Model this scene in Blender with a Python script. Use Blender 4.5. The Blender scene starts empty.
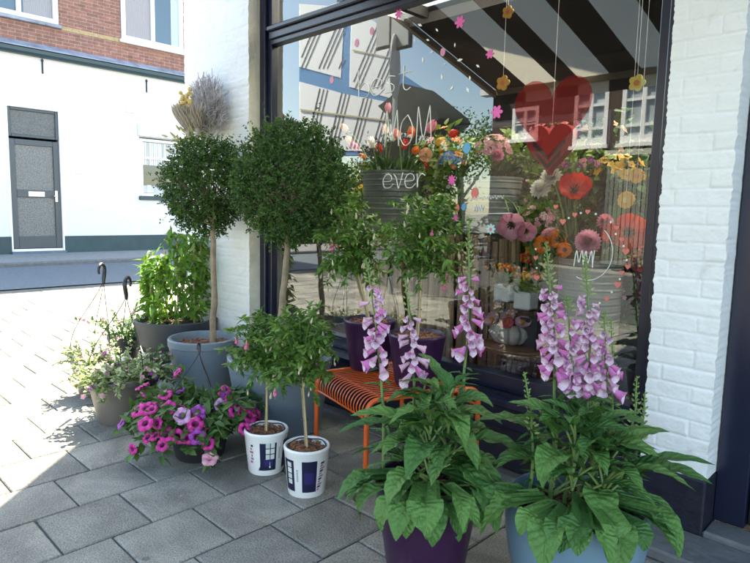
import bpy, math, random
import numpy as np
from mathutils import Vector, Matrix, noise

R = math.radians
PI = math.pi
rng = np.random.default_rng(7)
random.seed(7)
sc = bpy.context.scene
COL = sc.collection

# ------------------------------------------------------------------ camera
H = 1.15
F_PX, PITCH, ROLL, YAW = 600.4, .1165, .02144, .7784
cp, sp, cr, sr, cy, sy = (math.cos(PITCH), math.sin(PITCH), math.cos(ROLL), math.sin(ROLL), math.cos(YAW), math.sin(YAW))
_Rx = np.array([[1, 0, 0], [0, cp, -sp], [0, sp, cp]])
_Rz = np.array([[cr, -sr, 0], [sr, cr, 0], [0, 0, 1]])
_W = np.array([[cy, 0, -sy], [sy, 0, cy], [0, -1, 0]]).T
CAM = _Rz @ _Rx @ _W            # rows: right, down, forward
cam_d = bpy.data.cameras.new("camera")
cam = bpy.data.objects.new("camera", cam_d)
COL.objects.link(cam)
cam_d.sensor_width = 36
cam_d.lens = 36 * F_PX / 750
cam_d.clip_start = .05
cam_d.clip_end = 2000
m = Matrix.Identity(4)
for i in range(3):
    m[i][0], m[i][1], m[i][2] = CAM[0][i], -CAM[1][i], -CAM[2][i]
m[2][3] = H
cam.matrix_world = m
sc.camera = cam

# ------------------------------------------------------------------ world, sun, exposure
SUN_EL, SUN_AZ = R(57), R(-45)   # sun stands to the back left, behind the shop
w = bpy.data.worlds.new("World")
sc.world = w
w.use_nodes = True
nt = w.node_tree
sky = nt.nodes.new("ShaderNodeTexSky")
sky.sky_type = 'NISHITA'
sky.sun_disc = False
sky.sun_elevation = SUN_EL
sky.sun_rotation = SUN_AZ
sky.air_density = 1.0
sky.dust_density = .8
sky.ozone_density = 1.0
nt.nodes["Background"].inputs[1].default_value = .15
nt.links.new(sky.outputs[0], nt.nodes["Background"].inputs[0])
sd = bpy.data.lights.new("sun", 'SUN')
sd.energy = 5.0
sd.angle = R(.53)
sd.color = (1, .95, .87)
sun = bpy.data.objects.new("sun", sd)
COL.objects.link(sun)
tosun = Vector((math.cos(SUN_EL) * math.sin(SUN_AZ), math.cos(SUN_EL) * math.cos(SUN_AZ), math.sin(SUN_EL)))
sun.rotation_euler = tosun.to_track_quat('Z', 'Y').to_euler()
sun.location = (-6, 8, 14)
vs = sc.view_settings
vs.view_transform = 'Standard'
vs.look = 'None'
vs.exposure = 2.6
vs.use_white_balance = True
vs.white_balance_temperature = 7750
vs.white_balance_tint = 4
vs.gamma = 1
vs.use_curve_mapping = False
sc.render.engine = 'CYCLES'
sc.cycles.max_bounces = 8
sc.cycles.transparent_max_bounces = 12
sc.cycles.caustics_reflective = False
sc.cycles.caustics_refractive = False
sc.cycles.use_denoising = True


# ------------------------------------------------------------------ measuring helpers (photo pixels, 750 x 563)
def ray(px, py):
    return CAM.T @ np.array([(px - 375) / F_PX, (py - 281.5) / F_PX, 1.])


def aty(px, py, Y):
    r = ray(px, py)
    return Vector(r * (Y / r[1])) + Vector((0, 0, H))


def atx(px, py, X):
    r = ray(px, py)
    return Vector(r * (X / r[0])) + Vector((0, 0, H))


def atz(px, py, z):
    r = ray(px, py)
    return Vector(r * ((z - H) / r[2])) + Vector((0, 0, H))


# ------------------------------------------------------------------ mesh builder
WLOC = {}


class MB:
    def __init__(s):
        s.V, s.ch, s.n = [], [], 0

    def add(s, V, F, rnd=0., m=0, uv=None):
        """F: list of faces, or an int array (n,k). uv: per vertex (n,2)."""
        V = np.asarray(V, float).reshape(-1, 3)
        if not isinstance(F, np.ndarray):
            by = {}
            for i, f in enumerate(F):
                by.setdefault(len(f), []).append(f)
            for k, fs in by.items():
                s.ch.append((np.array(fs, int) + s.n, rnd if np.isscalar(rnd) else 0., m))
        else:
            s.ch.append((F + s.n, rnd, m))
        s.V.append((V, np.zeros((len(V), 2)) if uv is None else np.asarray(uv, float)))
        s.n += len(V)
        return s

    def box(s, a, b, rnd=0., m=0, bev=0.):
        x0, x1 = sorted((a[0], b[0])); y0, y1 = sorted((a[1], b[1])); z0, z1 = sorted((a[2], b[2]))
        d = min(bev, (x1 - x0) * .45, (y1 - y0) * .45, (z1 - z0) * .45)
        if d <= 0:
            V = [(x, y, z) for z in (z0, z1) for y in (y0, y1) for x in (x0, x1)]
            F = [(0, 2, 3, 1), (4, 5, 7, 6), (0, 1, 5, 4), (2, 6, 7, 3), (0, 4, 6, 2), (1, 3, 7, 5)]
            return s.add(V, F, rnd, m)
        V, idx = [], {}
        c = ((x0, x1), (y0, y1), (z0, z1))
        for i in range(2):
            for j in range(2):
                for k in range(2):
                    p = [c[0][i], c[1][j], c[2][k]]
                    sg = [1 - 2 * i, 1 - 2 * j, 1 - 2 * k]
                    for ax in range(3):
                        q = [p[t] + (sg[t] * d if t != ax else 0) for t in range(3)]
                        idx[(i, j, k, ax)] = len(V)
                        V.append(q)
        F = []
        for ax in range(3):
            o = [t for t in range(3) if t != ax]
            for e in range(2):
                f = []
                for (u, v) in ((0, 0), (1, 0), (1, 1), (0, 1)):
                    key = [0, 0, 0]; key[ax] = e; key[o[0]] = u; key[o[1]] = v
                    f.append(idx[(*key, ax)])
                F.append(f)
            for u in range(2):
                for v in range(2):
                    k0, k1 = [0, 0, 0], [0, 0, 0]
                    k0[o[0]] = k1[o[0]] = u; k0[o[1]] = k1[o[1]] = v; k1[ax] = 1
                    F.append([idx[(*k0, o[0])], idx[(*k1, o[0])], idx[(*k1, o[1])], idx[(*k0, o[1])]])
        for i in range(2):
            for j in range(2):
                for k in range(2):
                    F.append([idx[(i, j, k, ax)] for ax in range(3)])
        return s.add(V, F, rnd, m)

    def bar(s, p, q, wx, wy, up=(0, 0, 1), rnd=0., m=0):
        p, q = Vector(p), Vector(q)
        d = (q - p).normalized()
        u = Vector(up)
        a = d.cross(u)
        if a.length < 1e-4:
            a = d.cross(Vector((1, 0, 0)))
        a.normalize()
        b = a.cross(d)
        V = []
        for c in (p, q):
            for (i, j) in ((-1, -1), (1, -1), (1, 1), (-1, 1)):
                V.append(c + a * i * wx / 2 + b * j * wy / 2)
        return s.add(V, [(0, 1, 2, 3), (7, 6, 5, 4), (0, 4, 5, 1), (1, 5, 6, 2), (2, 6, 7, 3), (3, 7, 4, 0)], rnd, m)

    def tube(s, P, rad, n=6, rnd=0., m=0, cap=True, closed=False):
        P = [Vector(p) for p in P]
        k = len(P)
        if np.isscalar(rad):
            rad = [rad] * k
        T = []
        for i in range(k):
            if closed:
                t = P[(i + 1) % k] - P[i - 1]
            else:
                t = P[min(i + 1, k - 1)] - P[max(i - 1, 0)]
            T.append(t.normalized() if t.length > 1e-9 else Vector((0, 0, 1)))
        a = T[0].orthogonal().normalized()
        V = []
        for i in range(k):
            a = (a - T[i] * a.dot(T[i]))
            a = a.normalized() if a.length > 1e-6 else T[i].orthogonal().normalized()
            b = T[i].cross(a)
            for j in range(n):
                t = 2 * PI * j / n
                V.append(P[i] + (a * math.cos(t) + b * math.sin(t)) * rad[i])
        F = []
        for i in range(k if closed else k - 1):
            i2 = (i + 1) % k
            for j in range(n):
                F.append((i * n + j, i * n + (j + 1) % n, i2 * n + (j + 1) % n, i2 * n + j))
        s.add(V, F, rnd, m)
        if cap and not closed:
            s.add(V[:n], [tuple(range(n))[::-1]], rnd, m)
            s.add(V[-n:], [tuple(range(n))], rnd, m)
        return s

    def lathe(s, prof, n=32, c=(0, 0, 0), rnd=0., m=0, warp=None):
        V, F, uv = [], [], []
        for i, (r, z) in enumerate(prof):
            for j in range(n):
                t = 2 * PI * j / n
                rr = r if warp is None else warp(r, z, t)
                V.append((c[0] + rr * math.cos(t), c[1] + rr * math.sin(t), c[2] + z))
                uv.append((j / n, z))
        for i in range(len(prof) - 1):
            for j in range(n):
                F.append((i * n + j, i * n + (j + 1) % n, (i + 1) * n + (j + 1) % n, (i + 1) * n + j))
        s.add(V, F, rnd, m, uv)
        for i, rev in ((0, True), (len(prof) - 1, False)):
            if prof[i][0] > 1e-4:
                f = tuple(range(n))
                s.add(V[i * n:(i + 1) * n], [f[::-1] if rev else f], rnd, m)
        return s

    def ball(s, c, r, n=10, k=7, sc_=(1, 1, 1), rnd=0., m=0):
        V, F = [], []
        for i in range(k + 1):
            p = PI * i / k
            for j in range(n):
                t = 2 * PI * j / n
                V.append((c[0] + r * sc_[0] * math.sin(p) * math.cos(t), c[1] + r * sc_[1] * math.sin(p) * math.sin(t), c[2] - r * sc_[2] * math.cos(p)))
        for i in range(k):
            for j in range(n):
                F.append((i * n + j, i * n + (j + 1) % n, (i + 1) * n + (j + 1) % n, (i + 1) * n + j))
        return s.add(V, F, rnd, m)

    def prism(s, P2, Y0, Y1, rnd=0., m=0):
        """outline of (x,z) points, extruded along y"""
        n = len(P2)
        V = [(x, Y0, z) for x, z in P2] + [(x, Y1, z) for x, z in P2]
        F = [tuple(range(n)), tuple(range(2 * n - 1, n - 1, -1))]
        F += [(i, (i + 1) % n, n + (i + 1) % n, n + i) for i in range(n)]
        return s.add(V, F, rnd, m)

    def prismx(s, P2, X0, X1, rnd=0., m=0):
        n = len(P2)
        V = [(X0, y, z) for y, z in P2] + [(X1, y, z) for y, z in P2]
        F = [tuple(range(n)), tuple(range(2 * n - 1, n - 1, -1))]
        F += [(i, (i + 1) % n, n + (i + 1) % n, n + i) for i in range(n)]
        return s.add(V, F, rnd, m)

    def leaves(s, pos, d, nrm, L, Wd, rnd, m=0, kind='full', droop=.18, fold=.25):
        """many small leaves at once. pos,d,nrm (N,3)"""
        pos = np.asarray(pos, float); N = len(pos)
        if N == 0:
            return s
        d = np.asarray(d, float); d = d / (np.linalg.norm(d, axis=1, keepdims=True) + 1e-9)
        nrm = np.asarray(nrm, float)
        side = np.cross(d, nrm); ln = np.linalg.norm(side, axis=1, keepdims=True)
        side = np.where(ln < 1e-3, np.cross(d, [0.3, .9, .2]), side)
        side /= np.linalg.norm(side, axis=1, keepdims=True) + 1e-9
        nn = np.cross(side, d)
        L = np.broadcast_to(np.asarray(L, float), (N,)); Wd = np.broadcast_to(np.asarray(Wd, float), (N,))
        if kind == 'small':
            T = np.array([(0, 0, 0), (.5, -.5, fold * .5), (1, 0, -droop), (.5, .5, fold * .5)])
            Fc = [np.array([(0, 2, 1), (0, 3, 2)])]
        else:
            T = np.array([(0, 0, 0), (.34, 0, -.02), (.7, 0, -droop * .5), (1, 0, -droop), (.3, -.48, fold * .3), (.68, -.36, fold * .2 - droop * .5),
                          (.3, .48, fold * .3), (.68, .36, fold * .2 - droop * .5)])
            Fc = [np.array([(0, 1, 4), (0, 6, 1), (2, 3, 5), (2, 7, 3)]), np.array([(4, 1, 2, 5), (1, 6, 7, 2)])]
        k = len(T)
        V = (pos[:, None, :] + d[:, None, :] * (T[None, :, 0, None] * L[:, None, None]) + side[:, None, :] * (T[None, :, 1, None] * Wd[:, None, None])
             + nn[:, None, :] * (T[None, :, 2, None] * L[:, None, None])).reshape(-1, 3)
        uv = np.tile(T[:, :2], (N, 1))
        base = s.n
        s.V.append((V, uv)); s.n += len(V)
        rnd = np.broadcast_to(np.asarray(rnd, float), (N,))
        for fc in Fc:
            Fa = (np.arange(N)[:, None, None] * k + fc[None]).reshape(-1, fc.shape[1]) + base
            s.ch.append((Fa, np.repeat(rnd, len(fc)), m))
        return s

    def mesh(s, name, mats, smooth=True):
        me = bpy.data.meshes.new(name)
        V = np.concatenate([v for v, _ in s.V]); UV = np.concatenate([u for _, u in s.V])
        nf = sum(len(f) for f, _, _ in s.ch); nl = sum(f.size for f, _, _ in s.ch)
        me.vertices.add(len(V)); me.vertices.foreach_set('co', V.astype(np.float32).ravel())
        me.loops.add(nl); me.polygons.add(nf)
        li = np.concatenate([f.ravel() for f, _, _ in s.ch])
        tot = np.concatenate([np.full(len(f), f.shape[1]) for f, _, _ in s.ch])
        st = np.concatenate([[0], np.cumsum(tot)[:-1]])
        rn = np.concatenate([np.broadcast_to(np.asarray(r, float), (len(f),)) for f, r, _ in s.ch])
        mi = np.concatenate([np.full(len(f), mm) for f, _, mm in s.ch])
        me.loops.foreach_set('vertex_index', li.astype(np.int32))
        me.polygons.foreach_set('loop_start', st.astype(np.int32))
        me.polygons.foreach_set('loop_total', tot.astype(np.int32))
        me.polygons.foreach_set('material_index', mi.astype(np.int32))
        me.polygons.foreach_set('use_smooth', np.full(nf, bool(smooth)))
        a = me.attributes.new('rnd', 'FLOAT', 'FACE')
        a.data.foreach_set('value', rn.astype(np.float32))
        u = me.uv_layers.new(name='UVMap')
        u.data.foreach_set('uv', UV[li].astype(np.float32).ravel())
        if not isinstance(mats, (list, tuple)):
            mats = [mats]
        for x in mats:
            me.materials.append(x)
        me.update(calc_edges=True)
        me.validate()
        return me

    def build(s, name, mats, parent=None, world=False, loc=None, smooth=True, sharp=35):
        """world=True: vertices are in world coordinates and are moved into the parent's (or own) frame"""
        org = Vector((0, 0, 0))
        if parent is not None and world:
            org = WLOC[parent.name]
        elif loc is not None and world:
            org = Vector(loc)
        if org.length > 0:
            s.V = [(v - np.array(org), u) for v, u in s.V]
        me = s.mesh(name, mats, smooth)
        if smooth and sharp:
            try:
                me.set_sharp_from_angle(angle=R(sharp))
            except Exception:
                pass
        o = bpy.data.objects.new(name, me)
        COL.objects.link(o)
        if parent is not None:
            o.parent = parent
            WLOC[o.name] = WLOC[parent.name].copy() if world else WLOC.get(parent.name, Vector()).copy()
        else:
            if loc is not None:
                o.location = loc
            WLOC[o.name] = o.location.copy()
        return o


def empty(name, loc, label, cat, group=None, rz=0):
    o = bpy.data.objects.new(name, None)
    o.empty_display_size = .1
    COL.objects.link(o)
    o.location = loc
    o.rotation_euler = (0, 0, rz)
    WLOC[o.name] = Vector(loc)
    tag(o, label, cat, group)
    return o


def tag(o, label, cat, group=None):
    o["label"] = label
    o["category"] = cat
    if group:
        o["group"] = group
    return o


def struct(o):
    o["kind"] = "structure"
    return o


def inst(name, me, parent, loc, d=(0, 0, 1), roll=0., scale=1.):
    o = bpy.data.objects.new(name, me)
    COL.objects.link(o)
    o.parent = parent
    q = Vector(d).normalized().to_track_quat('Z', 'Y').to_matrix().to_4x4()
    o.matrix_local = Matrix.Translation(Vector(loc)) @ q @ Matrix.Rotation(roll, 4, 'Z') @ Matrix.Diagonal((scale, scale, scale, 1))
    return o


def copy_thing(o, label, loc, rz=0):
    def cp_(x, par):
        c = x.copy()
        COL.objects.link(c)
        if par is not None:
            c.parent = par
            c.matrix_parent_inverse = x.matrix_parent_inverse.copy()
        for k in list(x.children):
            cp_(k, c)
        return c
    c = cp_(o, None)
    c.location = loc
    c.rotation_euler.z = rz
    c["label"] = label
    return c


# ------------------------------------------------------------------ materials
def mat(name, c1, c2=None, rough=.6, spec=.5, bump=0., bscale=40., nscale=0., namt=.25, transl=0., metal=0., coat=0., sss=0., detail=6):
    """c1..c2 is picked by the face attribute rnd; a noise varies it a little; bump is fine relief"""
    M = bpy.data.materials.new(name)
    M.use_nodes = True
    t = M.node_tree
    N, Lk = t.nodes, t.links
    P = N["Principled BSDF"]
    P.inputs["Roughness"].default_value = rough
    P.inputs["Specular IOR Level"].default_value = spec
    P.inputs["Metallic"].default_value = metal
    if coat:
        P.inputs["Coat Weight"].default_value = coat
        P.inputs["Coat Roughness"].default_value = .15
    at = N.new("ShaderNodeAttribute"); at.attribute_name = 'rnd'
    mx = N.new("ShaderNodeMix"); mx.data_type = 'RGBA'
    mx.inputs[6].default_value = (*c1, 1)
    mx.inputs[7].default_value = (*(c2 or c1), 1)
    Lk.new(at.outputs['Fac'], mx.inputs[0])
    out = mx.outputs[2]
    tc = N.new("ShaderNodeTexCoord")
    if nscale:
        nz = N.new("ShaderNodeTexNoise"); nz.inputs["Scale"].default_value = nscale; nz.inputs["Detail"].default_value = detail
        nz.inputs["Roughness"].default_value = .62
        Lk.new(tc.outputs['Object'], nz.inputs['Vector'])
        mr = N.new("ShaderNodeMapRange")
        mr.inputs[1].default_value = .25; mr.inputs[2].default_value = .75
        mr.inputs[3].default_value = 1 - namt; mr.inputs[4].default_value = 1 + namt
        Lk.new(nz.outputs[0], mr.inputs[0])
        vm = N.new("ShaderNodeVectorMath"); vm.operation = 'SCALE'
        Lk.new(out, vm.inputs[0]); Lk.new(mr.outputs[0], vm.inputs['Scale'])
        out = vm.outputs[0]
    Lk.new(out, P.inputs["Base Color"])
    if bump:
        nb = N.new("ShaderNodeTexNoise"); nb.inputs["Scale"].default_value = bscale; nb.inputs["Detail"].default_value = 5
        Lk.new(tc.outputs['Object'], nb.inputs['Vector'])
        bp = N.new("ShaderNodeBump"); bp.inputs["Strength"].default_value = bump; bp.inputs["Distance"].default_value = .01
        Lk.new(nb.outputs[0], bp.inputs['Height'])
        Lk.new(bp.outputs[0], P.inputs['Normal'])
    if transl:
        tr = N.new("ShaderNodeBsdfTranslucent")
        Lk.new(out, tr.inputs['Color'])
        ms = N.new("ShaderNodeMixShader"); ms.inputs[0].default_value = transl
        Lk.new(P.outputs[0], ms.inputs[1]); Lk.new(tr.outputs[0], ms.inputs[2])
        Lk.new(ms.outputs[0], N["Material Output"].inputs[0])
    M["out"] = 1
    return M


def brick_mat(name, c1, c2, mortar, scale=1., rough=.85, axis='Y'):
    """brick courses 62 mm on a wall lying along X (axis Y) or along Y (axis X)"""
    M = mat(name, c1, rough=rough)
    t = M.node_tree; N, Lk = t.nodes, t.links
    P = N["Principled BSDF"]
    tc = N.new("ShaderNodeTexCoord")
    sx = N.new("ShaderNodeSeparateXYZ"); cb = N.new("ShaderNodeCombineXYZ")
    Lk.new(tc.outputs['Object'], sx.inputs[0])
    Lk.new(sx.outputs[0 if axis == 'Y' else 1], cb.inputs[0])
    Lk.new(sx.outputs[2], cb.inputs[1])
    b = N.new("ShaderNodeTexBrick")
    b.inputs['Scale'].default_value = 1
    b.inputs['Brick Width'].default_value = .22
    b.inputs['Row Height'].default_value = .0625
    b.inputs['Mortar Size'].default_value = .006
    b.inputs['Mortar Smooth'].default_value = .2
    b.inputs['Color1'].default_value = (*c1, 1)
    b.inputs['Color2'].default_value = (*c2, 1)
    b.inputs['Mortar'].default_value = (*mortar, 1)
    Lk.new(cb.outputs[0], b.inputs['Vector'])
    nz = N.new("ShaderNodeTexNoise"); nz.inputs['Scale'].default_value = 9; nz.inputs['Detail'].default_value = 8
    Lk.new(tc.outputs['Object'], nz.inputs['Vector'])
    mr = N.new("ShaderNodeMapRange"); mr.inputs[1].default_value = .3; mr.inputs[2].default_value = .7; mr.inputs[3].default_value = .75; mr.inputs[4].default_value = 1.2
    Lk.new(nz.outputs[0], mr.inputs[0])
    vm = N.new("ShaderNodeVectorMath"); vm.operation = 'SCALE'
    Lk.new(b.outputs[0], vm.inputs[0]); Lk.new(mr.outputs[0], vm.inputs['Scale'])
    Lk.new(vm.outputs[0], P.inputs['Base Color'])
    bp = N.new("ShaderNodeBump"); bp.inputs['Strength'].default_value = .7; bp.inputs['Distance'].default_value = .006; bp.invert = True
    Lk.new(b.outputs['Fac'], bp.inputs['Height'])
    Lk.new(bp.outputs[0], P.inputs['Normal'])
    return M


def glass_mat(name, refl=.3, tint=(1, 1, 1)):
    M = bpy.data.materials.new(name)
    M.use_nodes = True
    t = M.node_tree; N, Lk = t.nodes, t.links
    N.remove(N["Principled BSDF"])
    tr = N.new("ShaderNodeBsdfTransparent"); tr.inputs[0].default_value = (*tint, 1)
    gl = N.new("ShaderNodeBsdfGlossy"); gl.inputs['Roughness'].default_value = .0
    gl.inputs[0].default_value = (.95, .98, 1, 1)
    ms = N.new("ShaderNodeMixShader")
    lw = N.new("ShaderNodeFresnel"); lw.inputs[0].default_value = 1.52
    mr = N.new("ShaderNodeMath"); mr.operation = 'MULTIPLY'; mr.use_clamp = True; mr.inputs[1].default_value = refl   # both faces of the sheet
    Lk.new(lw.outputs[0], mr.inputs[0])
    Lk.new(mr.outputs[0], ms.inputs[0])
    Lk.new(tr.outputs[0], ms.inputs[1]); Lk.new(gl.outputs[0], ms.inputs[2])
    Lk.new(ms.outputs[0], N["Material Output"].inputs[0])
    return M


def leaf_mat(name, c1, c2, rough=.45, transl=.25, veins=0., spec=.4):
    M = mat(name, c1, c2, rough=rough, spec=spec, nscale=14, namt=.18, transl=transl)
    if veins:
        t = M.node_tree; N, Lk = t.nodes, t.links
        uv = N.new("ShaderNodeUVMap")
        sx = N.new("ShaderNodeSeparateXYZ"); Lk.new(uv.outputs[0], sx.inputs[0])
        ab = N.new("ShaderNodeMath"); ab.operation = 'ABSOLUTE'; Lk.new(sx.outputs[1], ab.inputs[0])
        m1 = N.new("ShaderNodeMath"); m1.operation = 'MULTIPLY_ADD'; m1.inputs[1].default_value = -9.; m1.inputs[2].default_value = 0
        Lk.new(ab.outputs[0], m1.inputs[0])
        m2 = N.new("ShaderNodeMath"); m2.operation = 'MULTIPLY_ADD'; m2.inputs[1].default_value = 50.
        Lk.new(sx.outputs[0], m2.inputs[0]); Lk.new(m1.outputs[0], m2.inputs[2])
        sn = N.new("ShaderNodeMath"); sn.operation = 'SINE'; Lk.new(m2.outputs[0], sn.inputs[0])
        nz = N.new("ShaderNodeTexNoise"); nz.inputs['Scale'].default_value = 75; nz.inputs['Detail'].default_value = 4
        tc = N.new("ShaderNodeTexCoord"); Lk.new(tc.outputs['Object'], nz.inputs[0])
        ad = N.new("ShaderNodeMath"); ad.operation = 'MULTIPLY_ADD'; ad.inputs[1].default_value = 6.5
        Lk.new(nz.outputs[0], ad.inputs[0]); Lk.new(sn.outputs[0], ad.inputs[2])
        mid = N.new("ShaderNodeMapRange"); mid.inputs[1].default_value = 0; mid.inputs[2].default_value = .07; mid.inputs[3].default_value = -4; mid.inputs[4].default_value = 0
        Lk.new(ab.outputs[0], mid.inputs[0])
        a2 = N.new("ShaderNodeMath"); a2.operation = 'ADD'; Lk.new(ad.outputs[0], a2.inputs[0]); Lk.new(mid.outputs[0], a2.inputs[1])
        bp = N.new("ShaderNodeBump"); bp.inputs['Strength'].default_value = veins; bp.inputs['Distance'].default_value = .003
        Lk.new(a2.outputs[0], bp.inputs['Height'])
        Lk.new(bp.outputs[0], N["Principled BSDF"].inputs['Normal'])
    return M


NAVY = mat('navy paint', (.006, .009, .030), (.008, .012, .038), rough=.28, spec=.7, bump=.06, bscale=25)
NAVYB = mat('dark navy brick paint', (.007, .008, .02), rough=.55, bump=.5, bscale=22, nscale=30, namt=.4)
WHITEB = mat('white brick paint', (.78, .79, .80), (.74, .75, .76), rough=.62, bump=.25, bscale=60, nscale=4, namt=.05)
def worn(M, dirt, scale, lo, hi):
    t_ = M.node_tree
    P_ = t_.nodes["Principled BSDF"]
    src = P_.inputs["Base Color"].links[0].from_socket
    tc_ = t_.nodes.new("ShaderNodeTexCoord")
    n_ = t_.nodes.new("ShaderNodeTexNoise"); n_.inputs['Scale'].default_value = scale; n_.inputs['Detail'].default_value = 10; n_.inputs['Roughness'].default_value = .72; n_.inputs['Distortion'].default_value = .8
    t_.links.new(tc_.outputs['Object'], n_.inputs['Vector'])
    r_ = t_.nodes.new("ShaderNodeMapRange"); r_.inputs[1].default_value = lo; r_.inputs[2].default_value = hi
    t_.links.new(n_.outputs[0], r_.inputs[0])
    x_ = t_.nodes.new("ShaderNodeMix"); x_.data_type = 'RGBA'; x_.inputs[7].default_value = (*dirt, 1)
    t_.links.new(r_.outputs[0], x_.inputs[0]); t_.links.new(src, x_.inputs[6]); t_.links.new(x_.outputs[2], P_.inputs["Base Color"])


worn(WHITEB, (.50, .48, .42), 5.5, .60, .78)
worn(WHITEB, (.36, .27, .20), 24, .705, .725)
CREAM = mat('cream plaster edge', (.70, .67, .58), rough=.8, bump=.5, bscale=50, nscale=12, namt=.15)
WHITE = mat('white gloss paint', (.8, .81, .83), rough=.35)
RENDERW = mat('white wall render', (.70, .72, .75), rough=.8, bump=.25, bscale=18, nscale=.9, namt=.035)
worn(RENDERW, (.60, .61, .62), 1.3, .56, .80)
GREENP = mat('grey green plinth paint', (.022, .055, .066), rough=.55, nscale=6, namt=.2)
DOORG = mat('grey green door paint', (.05, .065, .08), rough=.4)
LEAD = mat('weathered lead', (.22, .25, .32), (.26, .3, .36), rough=.6, nscale=5, namt=.45)
GUTTER = mat('dark teal gutter paint', (.02, .05, .065), rough=.4)
IRON = mat('black iron', (.02, .02, .025), rough=.5)
REDBRICK = brick_mat('red brick', (.29, .125, .10), (.21, .095, .082), (.30, .25, .21), axis='X')
BROWNBRICK = brick_mat('brown brick', (.075, .042, .032), (.05, .032, .027), (.07, .06, .055), axis='Y')
YELLOWBAND = mat('buff brick band', (.36, .27, .15), rough=.85, nscale=20, namt=.3)
TERRA = mat('bark chips', (.36, .15, .075), (.14, .065, .04), rough=.9, bump=.8, bscale=90, nscale=60, namt=.5)
SOIL = mat('potting soil', (.05, .03, .02), rough=.95, bump=.8, bscale=80, nscale=60, namt=.5)
BARK = mat('pale grey bark', (.26, .20, .14), (.19, .14, .1), rough=.85, bump=.6, bscale=60, nscale=18, namt=.35)
STICK = mat('peeled sticks', (.58, .43, .28), (.26, .17, .11), rough=.8, bump=.5, bscale=40, nscale=10, namt=.35)
CANE = mat('bamboo cane', (.42, .32, .15), rough=.6, nscale=12, namt=.25)
STEMG = mat('green stem', (.10, .20, .05), (.16, .24, .07), rough=.5)
BLACKP = mat('black plastic', (.022, .022, .026), rough=.4)
SHOPIN = mat('dark shop wall paint', (.024, .022, .022), rough=.9, nscale=2, namt=.2)
WOOD = mat('table wood', (.20, .12, .065), (.16, .09, .05), rough=.5, nscale=9, namt=.3)
STONE = mat('grey step stone', (.12, .125, .135), rough=.8, bump=.4, bscale=40, nscale=14, namt=.3)


# ------------------------------------------------------------------ the setting: ground, paving, road
def gz(x):
    pts = [(-300, .19), (-10.5, .17), (-8.3, .10), (-5, 0.), (300, 0.)]
    for (a, za), (b, zb) in zip(pts, pts[1:]):
        if a <= x <= b:
            return za + (zb - za) * (x - a) / (b - a)
    return 0.


PAVE = mat('concrete paving slab', (.265, .255, .225), (.18, .177, .16), rough=.75, spec=.45, nscale=0)
t = PAVE.node_tree; N, Lk = t.nodes, t.links
_tc = N.new("ShaderNodeTexCoord"); _at = N.new("ShaderNodeAttribute"); _at.attribute_name = 'rnd'
_v = N.new("ShaderNodeTexVoronoi"); _v.inputs['Scale'].default_value = 120
_n = N.new("ShaderNodeTexNoise"); _n.inputs['Scale'].default_value = 190; _n.inputs['Detail'].default_value = 4
_n2 = N.new("ShaderNodeTexNoise"); _n2.inputs['Scale'].default_value = 5; _n2.inputs['Detail'].default_value = 7
for q in (_v, _n, _n2):
    Lk.new(_tc.outputs['Object'], q.inputs['Vector'])
_st = N.new("ShaderNodeMapRange"); _st.inputs[1].default_value = .72; _st.inputs[2].default_value = .9; _st.inputs[3].default_value = .25; _st.inputs[4].default_value = 1.
Lk.new(_at.outputs['Fac'], _st.inputs[0])
_hm = N.new("ShaderNodeMath"); _hm.operation = 'MULTIPLY'
Lk.new(_v.outputs['Distance'], _hm.inputs[0]); Lk.new(_st.outputs[0], _hm.inputs[1])
_ha = N.new("ShaderNodeMath"); _ha.operation = 'MULTIPLY_ADD'; _ha.inputs[1].default_value = .5
Lk.new(_n.outputs[0], _ha.inputs[0]); Lk.new(_hm.outputs[0], _ha.inputs[2])
_bp = N.new("ShaderNodeBump"); _bp.inputs['Strength'].default_value = .55; _bp.inputs['Distance'].default_value = .005; _bp.invert = True
Lk.new(_ha.outputs[0], _bp.inputs['Height']); Lk.new(_bp.outputs[0], N["Principled BSDF"].inputs['Normal'])
_m1 = N.new("ShaderNodeMapRange"); _m1.inputs[1].default_value = .35; _m1.inputs[2].default_value = .65; _m1.inputs[3].default_value = .62; _m1.inputs[4].default_value = 1.35
Lk.new(_n.outputs[0], _m1.inputs[0])
_m2 = N.new("ShaderNodeMapRange"); _m2.inputs[1].default_value = .3; _m2.inputs[2].default_value = .7; _m2.inputs[3].default_value = .78; _m2.inputs[4].default_value = 1.18
Lk.new(_n2.outputs[0], _m2.inputs[0])
_mm = N.new("ShaderNodeMath"); _mm.operation = 'MULTIPLY'; Lk.new(_m1.outputs[0], _mm.inputs[0]); Lk.new(_m2.outputs[0], _mm.inputs[1])
_gv = N.new("ShaderNodeTexVoronoi"); _gv.inputs['Scale'].default_value = 5.5; _gv.inputs['Randomness'].default_value = 1
Lk.new(_tc.outputs['Object'], _gv.inputs['Vector'])
_gm = N.new("ShaderNodeMapRange"); _gm.inputs[1].default_value = .055; _gm.inputs[2].default_value = .085; _gm.inputs[3].default_value = .55; _gm.inputs[4].default_value = 1
Lk.new(_gv.outputs['Distance'], _gm.inputs[0])
_n3 = N.new("ShaderNodeTexNoise"); _n3.inputs['Scale'].default_value = 1.7; _n3.inputs['Detail'].default_value = 9; _n3.inputs['Roughness'].default_value = .7; _n3.inputs['Distortion'].default_value = 1.2
Lk.new(_tc.outputs['Object'], _n3.inputs['Vector'])
_m3 = N.new("ShaderNodeMapRange"); _m3.inputs[1].default_value = .36; _m3.inputs[2].default_value = .6; _m3.inputs[3].default_value = .66; _m3.inputs[4].default_value = 1.12
Lk.new(_n3.outputs[0], _m3.inputs[0])
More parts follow.
